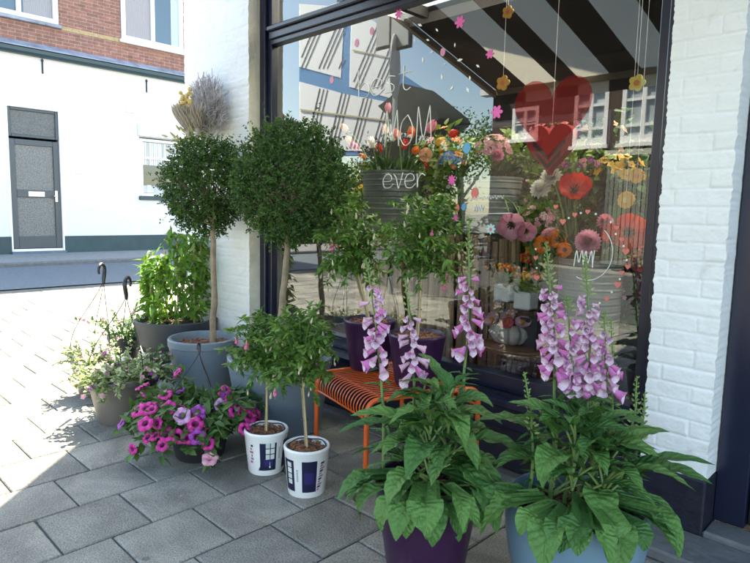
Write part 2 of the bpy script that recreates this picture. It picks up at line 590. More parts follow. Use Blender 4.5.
_q1 = N.new("ShaderNodeMath"); _q1.operation = 'MULTIPLY'; Lk.new(_gm.outputs[0], _q1.inputs[0]); Lk.new(_m3.outputs[0], _q1.inputs[1])
_q2 = N.new("ShaderNodeMath"); _q2.operation = 'MULTIPLY'; Lk.new(_q1.outputs[0], _q2.inputs[0]); Lk.new(_mm.outputs[0], _q2.inputs[1])
_mm = _q2
_sc = N.new("ShaderNodeVectorMath"); _sc.operation = 'SCALE'
_mx = [q for q in N if q.bl_idname == 'ShaderNodeMix'][0]
Lk.new(_mx.outputs[2], _sc.inputs[0]); Lk.new(_mm.outputs[0], _sc.inputs['Scale']); Lk.new(_sc.outputs[0], N["Principled BSDF"].inputs['Base Color'])

JOINT = mat('joint sand and moss', (.13, .13, .115), rough=.95, nscale=8, namt=.4, bump=.6, bscale=90)
ASPHALT = mat('asphalt', (.105, .13, .155), rough=.85, bump=.5, bscale=160, nscale=25, namt=.25)
FARPAVE = mat('far pavement clinker', (.20, .21, .215), rough=.85, nscale=18, namt=.25, bump=.4, bscale=60)
EARTH = mat('town ground', (.2, .19, .17), rough=.9, nscale=.3, namt=.2)

g = MB()
xs = [-300, -12.0, -10.5, -8.3, -5, 300]
for a, b in zip(xs, xs[1:]):
    g.add([(a, -300, gz(a) - .06), (b, -300, gz(b) - .06), (b, 300, gz(b) - .06), (a, 300, gz(a) - .06)], [(0, 1, 2, 3)])
struct(g.build('ground', EARTH))
# joint bed under the slabs
g = MB()
for a, b in ((-8.3, -5), (-5, 4)):
    g.add([(a, -3.3, gz(a) - .012), (b, -3.3, gz(b) - .012), (b, 9, gz(b) - .012), (a, 9, gz(a) - .012)], [(0, 1, 2, 3)])
struct(g.build('paving_bed', JOINT))
g = MB()
PX, PY = .3015, .3055
for i in range(-22, 12):
    x0 = -2.031 + i * PX
    off = 1.083 if i % 2 == 0 else 1.083 + PY / 2 - .005
    for j in range(-15, 24):
        y0 = off + j * PY
        xm, ym = x0 + PX / 2, y0 + PY / 2
        if ym < -1.5 or xm < -8.2 or (xm > -4.24 and y0 > 2.24) or ym > 7.5 or xm > 1.3:
            continue
        y1 = y0 + PY
        if xm > -4.24 and y1 > 2.24:
            y1 = 2.24
        r = random.random()
        gp = .0035
        z = gz(xm) + random.uniform(-.0018, .0018)
        sl = (gz(x0 + PX) - gz(x0)) / PX
        tx, ty = random.uniform(-.006, .006) + sl, random.uniform(-.006, .006)
        V = []
        c = .005
        for (dz, ins) in ((-.03, 0), (-c, 0), (0, c)):
            for (xa, ya) in ((x0 + gp + ins, y0 + gp + ins), (x0 + PX - gp - ins, y0 + gp + ins), (x0 + PX - gp - ins, y1 - gp - ins), (x0 + gp + ins, y1 - gp - ins)):
                xa += random.uniform(-.0012, .0012); ya += random.uniform(-.0012, .0012)
                V.append((xa, ya, z + dz + (xa - xm) * tx + (ya - ym) * ty))
        Fq = [(8, 9, 10, 11)] + [(k, (k + 1) % 4, 4 + (k + 1) % 4, 4 + k) for k in range(4)] + [(4 + k, 4 + (k + 1) % 4, 8 + (k + 1) % 4, 8 + k) for k in range(4)]
        g.add(V, np.array(Fq), r)
struct(g.build('pavement', PAVE, smooth=False))
# roads and the far pavement with its kerb
g = MB()
g.add([(-10.5, -120, .172), (-8.3, -120, .102), (-8.3, 120, .102), (-10.5, 120, .172)], [(0, 1, 2, 3)])
struct(g.build('road', ASPHALT))
g = MB()
g.box((-10.62, -120, .1), (-10.5, 120, .235), bev=.02)
struct(g.build('kerb', STONE))
g = MB()
g.add([(-12.4, -120, .25), (-10.62, -120, .23), (-10.62, 120, .23), (-12.4, 120, .25)], [(0, 1, 2, 3)])
struct(g.build('far_pavement', FARPAVE))
g = MB()
for a, c in ((-8.25, -5), (-5, 40)):
    g.add([(a, -7.2, gz(a) - .008), (c, -7.2, gz(c) - .008), (c, -1.75, gz(c) - .008), (a, -1.75, gz(a) - .008)], [(0, 1, 2, 3)])
struct(g.build('street', mat('dark street asphalt', (.05, .052, .055), rough=.85, nscale=20, namt=.3)))

# ------------------------------------------------------------------ the flower shop
YP, YF, YG = 2.25, 2.335, 2.385          # pier face, frame face, glass
XL0, XL1, XR0, XR1 = -4.24, -3.40, -.80, -.575
ZT = 2.225                                 # transom
shop = empty('flower_shop', (-2.1, YP, 0), 'white painted brick flower shop with a big navy framed display window', 'shop')


def brick_panel(mb, x0, x1, z0, z1, Y, step, seed=0, ragged=.006, ret=(None, None)):
    """painted brick face looking to -y, real relief: courses, joints, uneven bricks"""
    nx, nz = max(2, int((x1 - x0) / step)), int((z1 - z0) / step)
    CH, BL = .0625, .215
    X = np.linspace(x0, x1, nx + 1); Z = np.linspace(z0, z1, nz + 1)
    V = np.zeros((nz + 1, nx + 1, 3))
    jit = {}
    for i, z in enumerate(Z):
        for j, x in enumerate(X):
            zz = z + .004 * noise.noise(Vector((x * 6, z * 6, seed)))
            c = math.floor(zz / CH)
            fz = zz / CH - c
            xx = x + .004 * noise.noise(Vector((x * 9, z * 9, seed + 5))) + (BL / 2 if c % 2 else 0)
            b = math.floor(xx / BL); fx = xx / BL - b
            dz = min(fz, 1 - fz) * CH; dx = min(fx, 1 - fx) * BL
            if (c, b) not in jit:
                jit[(c, b)] = (random.uniform(-.0022, .0022), random.uniform(-.03, .03), random.uniform(.4, 1.1))
            o, tl, dp = jit[(c, b)]
            dd = min(dz, dx * 1.2)
            gr = max(0, 1 - dd / .007)
            gr = gr * gr * (3 - 2 * gr) * .0042 * dp
            n = .0016 * noise.noise(Vector((x * 30, z * 30, seed))) + .0009 * noise.noise(Vector((x * 90, z * 90, seed)))
            ex = 0.
            if j == 0 or j == nx:
                ex = ragged * (noise.noise(Vector((seed + 3, z * 22, j))) * .7 + .6 * noise.noise(Vector((seed + 3, z * 70, j)))) - .35 * gr * (1 if j else -1)
            V[i, j] = (x + ex, Y + gr - n - o * (1 - max(0, 1 - dd / .012)) + (fx - .5) * tl * .03, z)
    idx = np.arange((nz + 1) * (nx + 1)).reshape(nz + 1, nx + 1)
    Fq = np.stack([idx[:-1, :-1], idx[:-1, 1:], idx[1:, 1:], idx[1:, :-1]], -1).reshape(-1, 4)
    mb.add(V.reshape(-1, 3), Fq, .0)
    # returns on both ends, sharing the uneven arris
    for e, yy in ((0, ret[0]), (nx, ret[1])):
        if yy is None:
            continue
        A = V[:, e]
        k = 6
        W_ = np.zeros((nz + 1, k + 1, 3))
        for q in range(k + 1):
            W_[:, q, 0] = A[:, 0] * (1 - q / k) + (x0 if e == 0 else x1) * q / k
            W_[:, q, 1] = A[:, 1] * (1 - q / k) + yy * q / k
            W_[:, q, 2] = A[:, 2]
            W_[:, q, 0] += np.array([.0015 * noise.noise(Vector((q * .7, z * 40, seed + 9))) for z in Z]) * (0 < q < k)
        id2 = np.arange((nz + 1) * (k + 1)).reshape(nz + 1, k + 1)
        a_, b_, c_, d_ = id2[:-1, :-1], id2[:-1, 1:], id2[1:, 1:], id2[1:, :-1]
        Fr = np.stack([a_, b_, c_, d_] if e else [a_, d_, c_, b_], -1).reshape(-1, 4)
        mb.add(W_.reshape(-1, 3), Fr, 0., 1 if e else 0)


PLZ = .238
b = MB(); brick_panel(b, XR0, XR1, PLZ, 2.9, YP, .0042, 1, .007, (2.34, 2.40))
o = b.build('brick_pier', [WHITEB, WHITEB], shop, world=True, sharp=0); o["label"] = 'narrow white brick pier beside the dark doorway'
b = MB(); brick_panel(b, XL0, XL1, .2, 3.3, YP, .0085, 2, .006, (2.6, 2.335))
o = b.build('brick_pier', [WHITEB, CREAM], shop, world=True, sharp=0); o["label"] = 'wide white brick pier at the street corner'
b = MB()
b.box((XR0 - .002, YP - .012, 0), (XR1 + .004, 2.40, PLZ), bev=.006)
b.box((XL0 - .012, YP - .012, 0), (XL1 + .004, 2.40, .2), bev=.006)
b.box((XL1 + .004, 2.30, 0), (XR0 - .002, 2.42, .335))
b.build('plinth', NAVYB, shop, world=True)
b = MB()
b.box((-.86, 2.03, 0), (.8, YP - .012, .042), bev=.008)
b.box((XR1 + .004, YP - .012, 0), (.8, 2.36, .06), bev=.008)
b.build('door_step', STONE, shop, world=True)
# upper wall, side wall, roof, all of painted brick
b = MB()
b.box((XL0, YP + .002, 3.3), (5, 2.6, 17.0))  # unseen upper front, raised so its shadow darkens the mirrored street
b.box((XL1, YP + .02, 2.9), (5, 2.6, 3.3))
b.box((XL0, 2.6, .0), (XL0 + .25, 7, 3.1))
b.box((XL0 + .25, 6.7, 0), (5, 7, 3.1))
b.box((4.75, 2.6, 0), (5, 6.7, 3.1))
b.box((.75, YP, 0), (5, 2.6, 2.9))
b.build('wall', WHITEB, shop, world=True)
b = MB(); b.box((XL0 - .05, YP - .05, 17.0), (5.05, 2.7, 17.1)); b.build('coping', GUTTER, shop, world=True)
b = MB(); b.box((.75, 2.601, 3.1), (5.05, 7.05, 3.2)); b.build('flat_roof', GUTTER, shop, world=True)
b = MB(); b.box((XL0 - .05, 4.36, 3.1), (.749, 7.05, 3.2)); b.build('rear_roof', GUTTER, shop, world=True)
FROSTR = bpy.data.materials.new('frosted rooflight glass'); FROSTR.use_nodes = True
_t = FROSTR.node_tree; _t.nodes.remove(_t.nodes["Principled BSDF"]); _tl = _t.nodes.new("ShaderNodeBsdfTranslucent"); _tl.inputs[0].default_value = (.85, .85, .83, 1)
_t.links.new(_tl.outputs[0], _t.nodes["Material Output"].inputs[0])
b = MB(); b.box((XL0 + .26, 2.605, 3.0), (.70, 4.35, 3.01)); b.build('added_rooflight', FROSTR, shop, world=True)  # unseen frosted panel, added to bring soft light onto the window display
# room behind the glass
b = MB()
b.box((XL0 + .26, 2.43, -.05), (.7, 6.4, 0.01))
b.box((XL0 + .26, 6.4, 0), (.7, 6.5, 2.9))
b.box((XL0 + .25, 2.605, 0), (XL0 + .33, 6.4, 2.9))
b.box((.62, 2.605, 0), (.70, 6.4, 2.9))
b.box((XL0 + .26, 4.35, 2.86), (.7, 6.5, 2.95))
for q in range(5):
    b.box((XL0 + .5 + q * .95, 2.62, 2.90), (XL0 + .56 + q * .95, 4.34, 2.99))
b.build('room', SHOPIN, shop, world=True)
b = MB(); b.box((XL1 + .02, 2.43, .25), (XR0 - .02, 3.5, .33)); b.build('display_floor', mat('dark display floor', (.05, .045, .045), rough=.5), shop, world=True)
# window frame
ZS = .335
b = MB()
FW = .075
b.box((XL1, YF, ZS), (XL1 + .055, YF + .09, 2.9), bev=.004)
b.box((XL1 + .055, YF + .025, ZS), (XL1 + .095, YF + .09, 2.9), bev=.003)
b.box((XR0 - .045, YF, ZS), (XR0 + .01, YF + .09, 2.9), bev=.004)
b.box((XR0 - .085, YF + .025, ZS), (XR0 - .045, YF + .09, 2.9), bev=.003)
xa, xb = XL1 + .0952, XR0 - .0852
b.box((xa, YF + .004, ZT), (xb, YF + .086, ZT + .045), bev=.004)
b.box((xa, YF - .018, ZT + .045), (xb, YF + .086, ZT + .075), bev=.006)
b.box((xa, YF + .02, ZT - .03), (xb, YF + .086, ZT), bev=.003)
b.box((xa, YF + .01, ZS), (xb, YF + .086, ZS + .075), bev=.004)
b.box((xa, YF + .01, 2.83), (xb, YF + .086, 2.9))
for x in (-2.63, -1.75):
    b.box((x - .03, YF + .006, ZT + .0752), (x + .03, YF + .084, 2.83), bev=.004)
fr = b.build('window_frame', NAVY, shop, world=True)
b = MB(); b.box((XL1 + .006, 2.225, .30), (XR0 - .004, YF + .012, .333), bev=.006)
b.box((XL1 + .006, 2.262, .20), (XR0 - .004, 2.298, .298), bev=.004)
b.build('window_sill', NAVY, shop, world=True)
GLASS = glass_mat('shop window glass', 2.8)
b = MB()
b.add([(xa - .003, YG, ZS + .07), (xb + .003, YG, ZS + .07), (xb + .003, YG, ZT - .025), (xa - .003, YG, ZT - .025)], [(0, 1, 2, 3)])
b.build('window_pane', GLASS, shop, world=True)
for x0, x1 in ((xa - .003, -2.657), (-2.603, -1.777), (-1.723, xb + .003)):
    b = MB(); b.add([(x0, YG, ZT + .073), (x1, YG, ZT + .073), (x1, YG, 2.835), (x0, YG, 2.835)], [(0, 1, 2, 3)])
    b.build('window_pane', GLASS, shop, world=True)
# doorway right of the pier
b = MB()
b.box((XR1 + .004, 2.36, .06), (XR1 + .105, 2.45, 2.9), bev=.004)
b.box((.60, 2.36, .06), (.70, 2.45, 2.9), bev=.004)
b.box((XR1 + .105, 2.36, 2.3), (.60, 2.45, 2.38), bev=.004)
b.build('door_frame', NAVY, shop, world=True)
b = MB(); b.box((XR1 + .107, 2.41, .065), (.598, 2.45, 2.298)); b.box((XR1 + .107, 2.39, .065), (XR1 + .2, 2.409, 2.298), bev=.004); b.box((XR1 + .2, 2.39, .065), (.598, 2.409, .3), bev=.004)
dr = b.build('door', mat('black brown door paint', (.014, .012, .012), rough=.35), shop, world=True)
b = MB(); b.box((-.42, 2.35, 1.0), (-.40, 2.39, 1.15), bev=.005); b.build('handle', IRON, dr, world=True)

# ------------------------------------------------------------------ white house across the side street (wall plane X = -12.2)
XH = -12.2
house = empty('white_house', (XH, 4.5, .25), 'white rendered house with a red brick upper storey across the street', 'house')


def hb(mb, y0, y1, z0, z1, d0, d1, bev=0., **k):
    mb.box((XH + d0, y0, z0), (XH + d1, y1, z1), bev=bev, **k)


def framed(parent, name, y0, y1, z0, z1, fw, d0, d1, material, mull=(), trans=(), bev=.008):
    b = MB()
    hb(b, y0, y0 + fw, z0, z1, d0, d1, bev); hb(b, y1 - fw, y1, z0, z1, d0, d1, bev)
    hb(b, y0 + fw, y1 - fw, z0, z0 + fw, d0, d1 - .004, bev); hb(b, y0 + fw, y1 - fw, z1 - fw, z1, d0, d1 - .004, bev)
    for y in mull:
        hb(b, y - fw * .45, y + fw * .45, z0 + fw, z1 - fw, d0, d1 - .008, bev)
    for z in trans:
        hb(b, y0 + fw, y1 - fw, z - fw * .4, z + fw * .4, d0, d1 - .012, bev)
    return b.build(name, material, parent, world=True)


b = MB()
# ground floor wall with openings: door 3.09-3.95, window 5.47-6.75
hb(b, 1.6, 3.07, .20, 3.78, -.3, 0); hb(b, 3.97, 5.46, .20, 3.78, -.3, 0); hb(b, 6.75, 14, .20, 3.78, -.3, 0)
hb(b, 3.07, 3.97, 2.86, 3.78, -.3, 0); hb(b, 5.46, 6.75, 2.55, 3.78, -.3, 0); hb(b, 5.46, 6.75, .20, 1.30, -.3, 0)
b.build('wall', RENDERW, house, world=True)
b = MB()
for a, c in ((1.6, 2.71), (4.01, 5.14), (6.45, 14)):
    hb(b, a, c, 3.98, 8.5, -.3, -.01)
hb(b, 2.71, 4.01, 5.9, 8.5, -.3, -.01); hb(b, 5.14, 6.45, 5.9, 8.5, -.3, -.01)
hb(b, 2.71, 4.01, 3.98, 4.38, -.3, -.01); hb(b, 5.14, 6.45, 3.98, 4.34, -.3, -.01)
b.build('brick_wall', REDBRICK, house, world=True)
b = MB(); hb(b, 4.06, 5.10, 4.33, 4.40, -.01, -.006); b.build('brick_band', YELLOWBAND, house, world=True)
b = MB()
hb(b, 1.6, 3.075, .22, .56, 0, .02, .004); hb(b, 3.965, 14, .22, .56, 0, .02, .004)
b.build('plinth', GREENP, house, world=True)
b = MB()
P2 = [(0, 3.76), (.10, 3.76), (.15, 3.80), (.155, 3.86), (.11, 3.87), (0, 3.87)]
V = []
n = len(P2)
b.add([(XH + d, 1.5, z) for d, z in P2] + [(XH + d, 14, z) for d, z in P2], [tuple(range(n))[::-1], tuple(range(n, 2 * n))] + [(i, (i + 1) % n, n + (i + 1) % n, n + i) for i in range(n)])
b.build('gutter_band', GUTTER, house, world=True)
b = MB()
b.add([(XH + .17, 1.5, 3.872), (XH + .17, 14, 3.872), (XH + .165, 14, 3.895), (XH + .0, 14, 4.0), (XH + .0, 1.5, 4.0), (XH + .165, 1.5, 3.895)], [(0, 1, 2, 5), (5, 2, 3, 4)])
b.build('lead_flashing', LEAD, house, world=True)
b = MB(); hb(b, 1.4, 14.2, 8.5, 8.75, -9, .25); b.build('roof', LEAD, house, world=True)
b = MB(); hb(b, 1.6, 1.9, .2, 8.5, -8.8, -.3); hb(b, 13.7, 14, .2, 8.5, -8.8, -.3); hb(b, 1.6, 14, .2, 8.5, -9, -8.8); b.build('side_wall', REDBRICK, house, world=True)
for y, z in ((3.70, 3.75), (5.63, 3.71)):
    b = MB(); hb(b, y - .013, y + .013, z - .26, z, .0, .025, .004); hb(b, y - .02, y + .02, z - .05, z - .02, .0, .03, .004)
    b.build('wall_anchor', IRON, house, world=True)
# door
framed(house, 'door_frame', 3.055, 3.985, .28, 2.90, .05, -.12, .012, WHITE, bev=.01)
FROST = mat('mottled cathedral glass', (.07, .075, .08), (.20, .205, .205), rough=.25, spec=.7, bump=.9, bscale=60, nscale=48, namt=.75, detail=4)
b = MB(); hb(b, 3.105, 3.935, 2.34, 2.85, -.06, -.05); tp = b.build('transom_pane', FROST, house, world=True)
framed(tp, 'frame', 3.106, 3.934, 2.335, 2.85, .05, -.09, -.02, DOORG)
b = MB()
y0, y1 = 3.107, 3.933
hb(b, y0, y0 + .10, .34, 2.30, -.09, -.03, .005); hb(b, y1 - .10, y1, .34, 2.30, -.09, -.03, .005)
hb(b, y0 + .1, y1 - .1, 2.20, 2.30, -.09, -.034, .005); hb(b, y0 + .1, y1 - .1, .34, .56, -.09, -.034, .005)
hb(b, y0 + .1, y1 - .1, 1.27, 1.40, -.09, -.034, .005)
door = b.build('door', DOORG, house, world=True)
for z0, z1 in ((.56, 1.27), (1.40, 2.20)):
    b = MB(); hb(b, y0 + .1, y1 - .1, z0, z1, -.07, -.06, rnd=.45); b.build('glass_panel', FROST, door, world=True)
b = MB(); hb(b, 3.39, 3.66, 1.285, 1.375, -.034, -.018, .004); b.build('letter_plate', WHITE, door, world=True)
b = MB(); b.tube([(XH - .03, 3.86, 1.30), (XH + .03, 3.86, 1.30), (XH + .03, 3.80, 1.30)], .012, 8); hb(b, 3.84, 3.88, 1.2, 1.4, -.034, -.024)
b.build('handle', mat('steel', (.6, .6, .62), metal=1, rough=.3), door, world=True)
b = MB(); hb(b, 3.06, 3.98, .235, .29, -.12, .08, .008); b.build('doorstep', mat('blue stone step', (.09, .14, .19), rough=.6, nscale=10, namt=.2), house, world=True)
b = MB(); hb(b, 4.12, 4.36, 1.74, 1.81, 0, .012, .003); b.build('number_plate', WHITE, house, world=True)
b = MB(); hb(b, 5.19, 5.36, 3.0, 3.12, 0, .05, .008); b.build('vent_box', WHITE, house, world=True)
b = MB(); b.tube([(XH + .008, 4.72, 3.22), (XH + .008, 4.73, 3.08), (XH + .008, 4.70, 2.9)], .006, 5); b.build('wall_cable', WHITE, house, world=True)
# ground floor window
w1 = framed(house, 'window', 5.47, 6.74, 1.36, 2.53, .06, -.10, -.01, WHITE, trans=(2.14,))
WPANE = mat('dark window glass', (.03, .035, .04), rough=.06, spec=.9, nscale=1.5, namt=.4)
b = MB(); hb(b, 5.53, 6.68, 1.42, 2.47, -.06, -.055); b.build('pane', WPANE, w1, world=True)
b = MB()
for i in range(24):
    y = 5.54 + i * .047
    hb(b, y, y + .04, 2.0, 2.46, -.054, -.050 + .003 * (i % 2), rnd=random.random())
b.build('curtain', mat('net curtain and pane reflection', (.75, .77, .78), (.45, .47, .48), rough=.9), w1, world=True)
b = MB()
for i in range(14):
    y = 5.54 + i * .082
    hb(b, y, y + .08, 1.43, 1.58 + .012 * (i % 2), -.054, -.050 + .003 * (i % 2), rnd=.5 + random.random() * .5)  # reflections in the lower pane, painted as pale strips
b.build('pane_reflection_strip', bpy.data.materials['net curtain and pane reflection'], w1, world=True)
b = MB(); hb(b, 5.42, 6.80, 1.28, 1.36, -.06, .05, .006); b.build('sill', GUTTER, w1, world=True)
b = MB(); hb(b, 5.42, 6.80, 2.56, 2.84, .0, .13, .02); b.build('shutter_box', WHITE, house, world=True)
# upper windows
SKYPANE = mat('upper window glass', (.05, .09, .13), rough=.03, spec=1.)
CURT = mat('grey curtain', (.32, .31, .34), (.42, .41, .44), rough=.9)
CURTL = mat('pale curtain', (.55, .62, .66), (.48, .56, .62), rough=.9)
for y0, y1, my, cu in ((2.72, 4.0, 3.36, ((3.44, 3.92),)), (5.15, 6.45, 5.80, ((5.22, 5.76), (6.2, 6.38)))):
    wf = framed(house, 'window', y0, y1, 4.40, 5.9, .085, -.10, .02, WHITE, mull=(my,))
    for a, c in ((y0 + .085, my - .04), (my + .04, y1 - .085)):
        b = MB(); hb(b, a, c, 4.485, 5.815, -.05, -.045); b.build('pane', SKYPANE, wf, world=True)
    for q, (a, c) in enumerate(cu):
        b = MB()
        k = 14
        V = []
        for i in range(k * 3 + 1):
            yy = a + (c - a) * i / (k * 3)
            V += [(XH - .038 + .006 * math.sin(i * 2.1), yy, 4.49), (XH - .038 + .006 * math.sin(i * 2.1), yy, 5.81)]
        b.add(V, [(2 * i, 2 * i + 2, 2 * i + 3, 2 * i + 1) for i in range(k * 3)])
        b.build('curtain', CURT if q == 0 else CURTL, wf, world=True)
    b = MB(); hb(b, y0 - .04, y1 + .04, 4.335, 4.398, -.08, .06, .008); b.build('sill', WHITE if y0 > 5 else LEAD, wf, world=True)

# ------------------------------------------------------------------ what the shop window mirrors: the other side of the street
def mir(p):
    return Vector((p[0], 2 * YG - p[1], p[2]))


YB = 2 * YG - 13.0
bh = empty('brick_house', (-5.5, YB, 0), 'dark brown brick house with three white windows, mirrored in the shop window', 'house')
b = MB()
wins = [(-8.22, -7.50, 2.95, 3.70), (-6.62, -5.83, 2.70, 3.92), (-5.54, -4.62, 2.70, 3.95), (-3.2, -2.2, 2.7, 3.95)]
xs_ = sorted(set([-8.8] + [v for q in wins for v in q[:2]] + [-.5]))
for i in range(len(xs_) - 1):
    a, c = xs_[i], xs_[i + 1]
    wv = [q for q in wins if abs(q[0] - a) < 1e-6]
    if wv:
        b.box((a, YB - .3, 2.5), (c, YB, wv[0][2])); b.box((a, YB - .3, wv[0][3]), (c, YB, 5.2))
    else:
        b.box((a, YB - .3, 2.5), (c, YB, 5.2))
b.box((-8.8, YB - 7, 0), (-.5, YB - .3, 5.2)); b.box((-8.8, YB - .3, 0), (-5.8, YB, 2.5))
b.build('wall', BROWNBRICK, bh, world=True)
b = MB(); b.prismx([(YB + .35, 5.1), (YB - 3.6, 8.2), (YB - 7.4, 5.1)], -9, -.4); b.build('roof', mat('dark roof tiles', (.05, .05, .055), rough=.8, bump=.8, bscale=12), bh, world=True)
b = MB(); b.box((-9, YB, 4.05), (-8.5, YB + .3, 4.2)); b.box((-8.8, YB, 4.35), (-.5, YB + .02, 4.5)); b.build('gutter', WHITE, bh, world=True)
for x0, x1, z0, z1 in wins:
    b = MB()
    f = .09
    b.box((x0, YB - .1, z0), (x0 + f, YB + .02, z1)); b.box((x1 - f, YB - .1, z0), (x1, YB + .02, z1))
    b.box((x0 + f, YB - .1, z0), (x1 - f, YB + .016, z0 + .16)); b.box((x0 + f, YB - .1, z1 - f), (x1 - f, YB + .016, z1))
    b.box(((x0 + x1) / 2 - .04, YB - .1, z0 + .16), ((x0 + x1) / 2 + .04, YB + .012, z1 - f))
    b.box((x0 + f, YB - .1, z1 - .38), (x1 - f, YB + .008, z1 - .32)); b.box((x0 + f, YB - .1, z0 + .34), (x1 - f, YB + .008, z0 + .40))
    b.box((x0 - .05, YB, z0 - .08), (x1 + .05, YB + .1, z0))
    f_ = b.build('window', WHITE, bh, world=True)
    b = MB(); b.box((x0 + f, YB - .06, z0 + .16), (x1 - f, YB - .05, z1 - f)); b.build('pane', mat('pale curtained pane', (.42, .48, .52), rough=.15, nscale=2, namt=.3) if x0 == wins[0][0] else bpy.data.materials['pale curtained pane'], f_, world=True)
b = MB()
for i in range(52):
    b.box((-5.8 + i * .1, YB - .04, .1), (-5.8 + i * .1 + .085, YB - .01 + .01 * (i % 2), 2.48), rnd=random.random())
b.build('garage_door', mat('pale garage boards', (.22, .22, .20), (.16, .16, .15), rough=.7), bh, world=True)
b = MB(); b.box((-5.8, YB, 2.44), (-.5, YB + .12, 2.56)); b.build('fascia', mat('pale fascia', (.45, .44, .4), rough=.7), bh, world=True)

# white striped panels tilted up to catch sun; sky's blue painted into the backing
wb = empty('panel_roofed_building', (-16, -7, 0), 'sky coloured backing roof with white striped panels, mirrored in the shop window', 'building')


def onroof(px, py):
    """mirror image of the plane x = -12.2 - (z - 3)"""
    r = ray(px, py)
    t = (-12.2 - (H - 3)) / (r[0] + r[2])
    p = Vector(r * t) + Vector((0, 0, H))
    return mir(p)


nrm = Vector((1, 0, 1)).normalized()


def roofpoly(mb, pts, lift, rnd=0.):
    A = [onroof(*q) + nrm * lift for q in pts]
    Bk = [p - nrm * .03 for p in A]
    n = len(A)
    mb.add(A + Bk, [tuple(range(n)), tuple(range(2 * n - 1, n - 1, -1))] + [(i, (i + 1) % n, n + (i + 1) % n, n + i) for i in range(n)], rnd)


b = MB(); roofpoly(b, [(299, 5), (299, 156), (449, 156), (449, 106), (395, 70), (383, 26)], .03)
b.build('roof', mat('sky coloured roof backing', (.10, .27, .50), rough=.5), wb, world=True)
WPAN = mat('white roof panel', (.88, .88, .86), rough=.5)
for pts in ([(299, 5), (299, 68), (340, 79), (344, 8)], [(351, 9), (349, 88), (392, 100), (397, 40), (383, 28)], [(299, 83), (299, 152), (446, 152), (446, 114), (343, 95)]):
    b = MB(); roofpoly(b, pts, .05); b.build('roof_panel', WPAN, wb, world=True)
b = MB()
dirs = []
for (xl, xr, yt, yb, xs0) in ((300, 343, 9, 70, (296, 318, 338)), (352, 396, 14, 90, (350, 372, 392))):
    for x0 in xs0:
        for j in range(3):
            xb_ = x0 + j * 4.2
            pts_ = [(xb_ + (yb - y) * .42, y) for y in np.linspace(yt, yb, 12)]
            pts_ = [q for q in pts_ if xl < q[0] < xr]
            if len(pts_) > 1:
                b.bar(onroof(*pts_[0]) + nrm * .07, onroof(*pts_[-1]) + nrm * .056, .036, .006, up=nrm, rnd=.1 * j)
for x0 in (310, 332, 354, 376, 398, 418, 434):
    for j in range(3):
        xa_ = x0 + j * 3.8
        p0, p1 = onroof(xa_ + 9, 88 + (xa_ - 300) * .20), onroof(xa_ - 5, 150)
        b.bar(p0 + nrm * .056, p1 + nrm * .056, .038, .006, up=nrm, rnd=.1 * j)
for (q0, q1) in (((299, 32), (344, 26)), ((299, 112), (446, 130)), ((352, 52), (392, 60))):
    b.bar(onroof(*q0) + nrm * .075, onroof(*q1) + nrm * .075, .07, .015, up=nrm, rnd=1)
b.build('roof_stripes', mat('stripe strips', (.10, .09, .08), (.5, .46, .3), rough=.6), wb, world=True)
b = MB(); b.box((-19, -12, 0), (-14.2, -4, 2.2)); b.build('wall', BROWNBRICK, wb, world=True)

# dark tiled gable in front of it
def onv(px, py, Yv):
    return mir(aty(px, py, Yv))


p0, p1 = onv(345, 124, 11), onv(462, 124, 11)
gb = empty('pitched_canopy', (p0.x * .5 + p1.x * .5, p0.y, 0), 'dark pitched canopy roof, mirrored in the shop window behind the street sign', 'canopy')
b = MB()
pr = [onv(x, y, 11) for x, y in ((378, 106), (390, 97), (402, 83), (437, 112), (440, 118), (424, 132), (398, 132), (388, 116))]
b.prism([(p.x, p.z) for p in pr], pr[0].y, pr[0].y - 1.2)
b.build('roof', mat('dark roof slates', (.018, .026, .024), rough=.85, bump=.9, bscale=14, nscale=6, namt=.5), gb, world=True)
for px_ in (398, 422):
    q = onv(px_, 122, 11); b = MB(); b.box((q.x - .05, q.y - .65, 0), (q.x + .05, q.y - .55, q.z)); b.build('post', IRON, gb, world=True)

# street sign post
p = onv(395, 100, 6)
sg = empty('street_sign', (p.x, p.y, 0), 'grey post with street signs, mirrored in the shop window against the sky', 'street sign')
SGM = mat('sign back metal', (.42, .45, .47), (.35, .38, .4), rough=.45, metal=.3)
SGD = mat('sign dark edge', (.03, .04, .04), rough=.5)
b = MB(); b.tube([(p.x, p.y, 0), (p.x, p.y, 3.95)], .035, 10); b.build('pole', SGM, sg, world=True)
for x0, x1 in ((382, 394), (397, 413)):
    a, c = onv(x0, 12, 6.0), onv(x1, 46, 6.0)
    b = MB(); b.box((a.x, p.y + .07, c.z), (c.x, p.y + .10, a.z), m=0); b.box((a.x - .03, p.y + .045, c.z - .03), (c.x + .03, p.y + .069, a.z + .03), m=1)
    b.build('sign_board', [SGM, SGD], sg, world=True)
b = MB()
zc = onv(401, 68, 6).z
V = []
for k in range(28):
    t_ = 2 * PI * k / 28
    V.append((.40 * math.cos(t_), .40 * math.sin(t_)))
ang = R(56)
A = [(p.x + .07 + u * math.cos(ang), p.y + .10 + u * math.sin(ang), zc + v) for u, v in V]
B_ = [(q[0] + .02 * math.sin(ang), q[1] - .02 * math.cos(ang), q[2]) for q in A]
b.add(A + B_, [tuple(range(28)), tuple(range(55, 27, -1))] + [(i, (i + 1) % 28, 28 + (i + 1) % 28, 28 + i) for i in range(28)])
b.build('round_sign', SGM, sg, world=True)

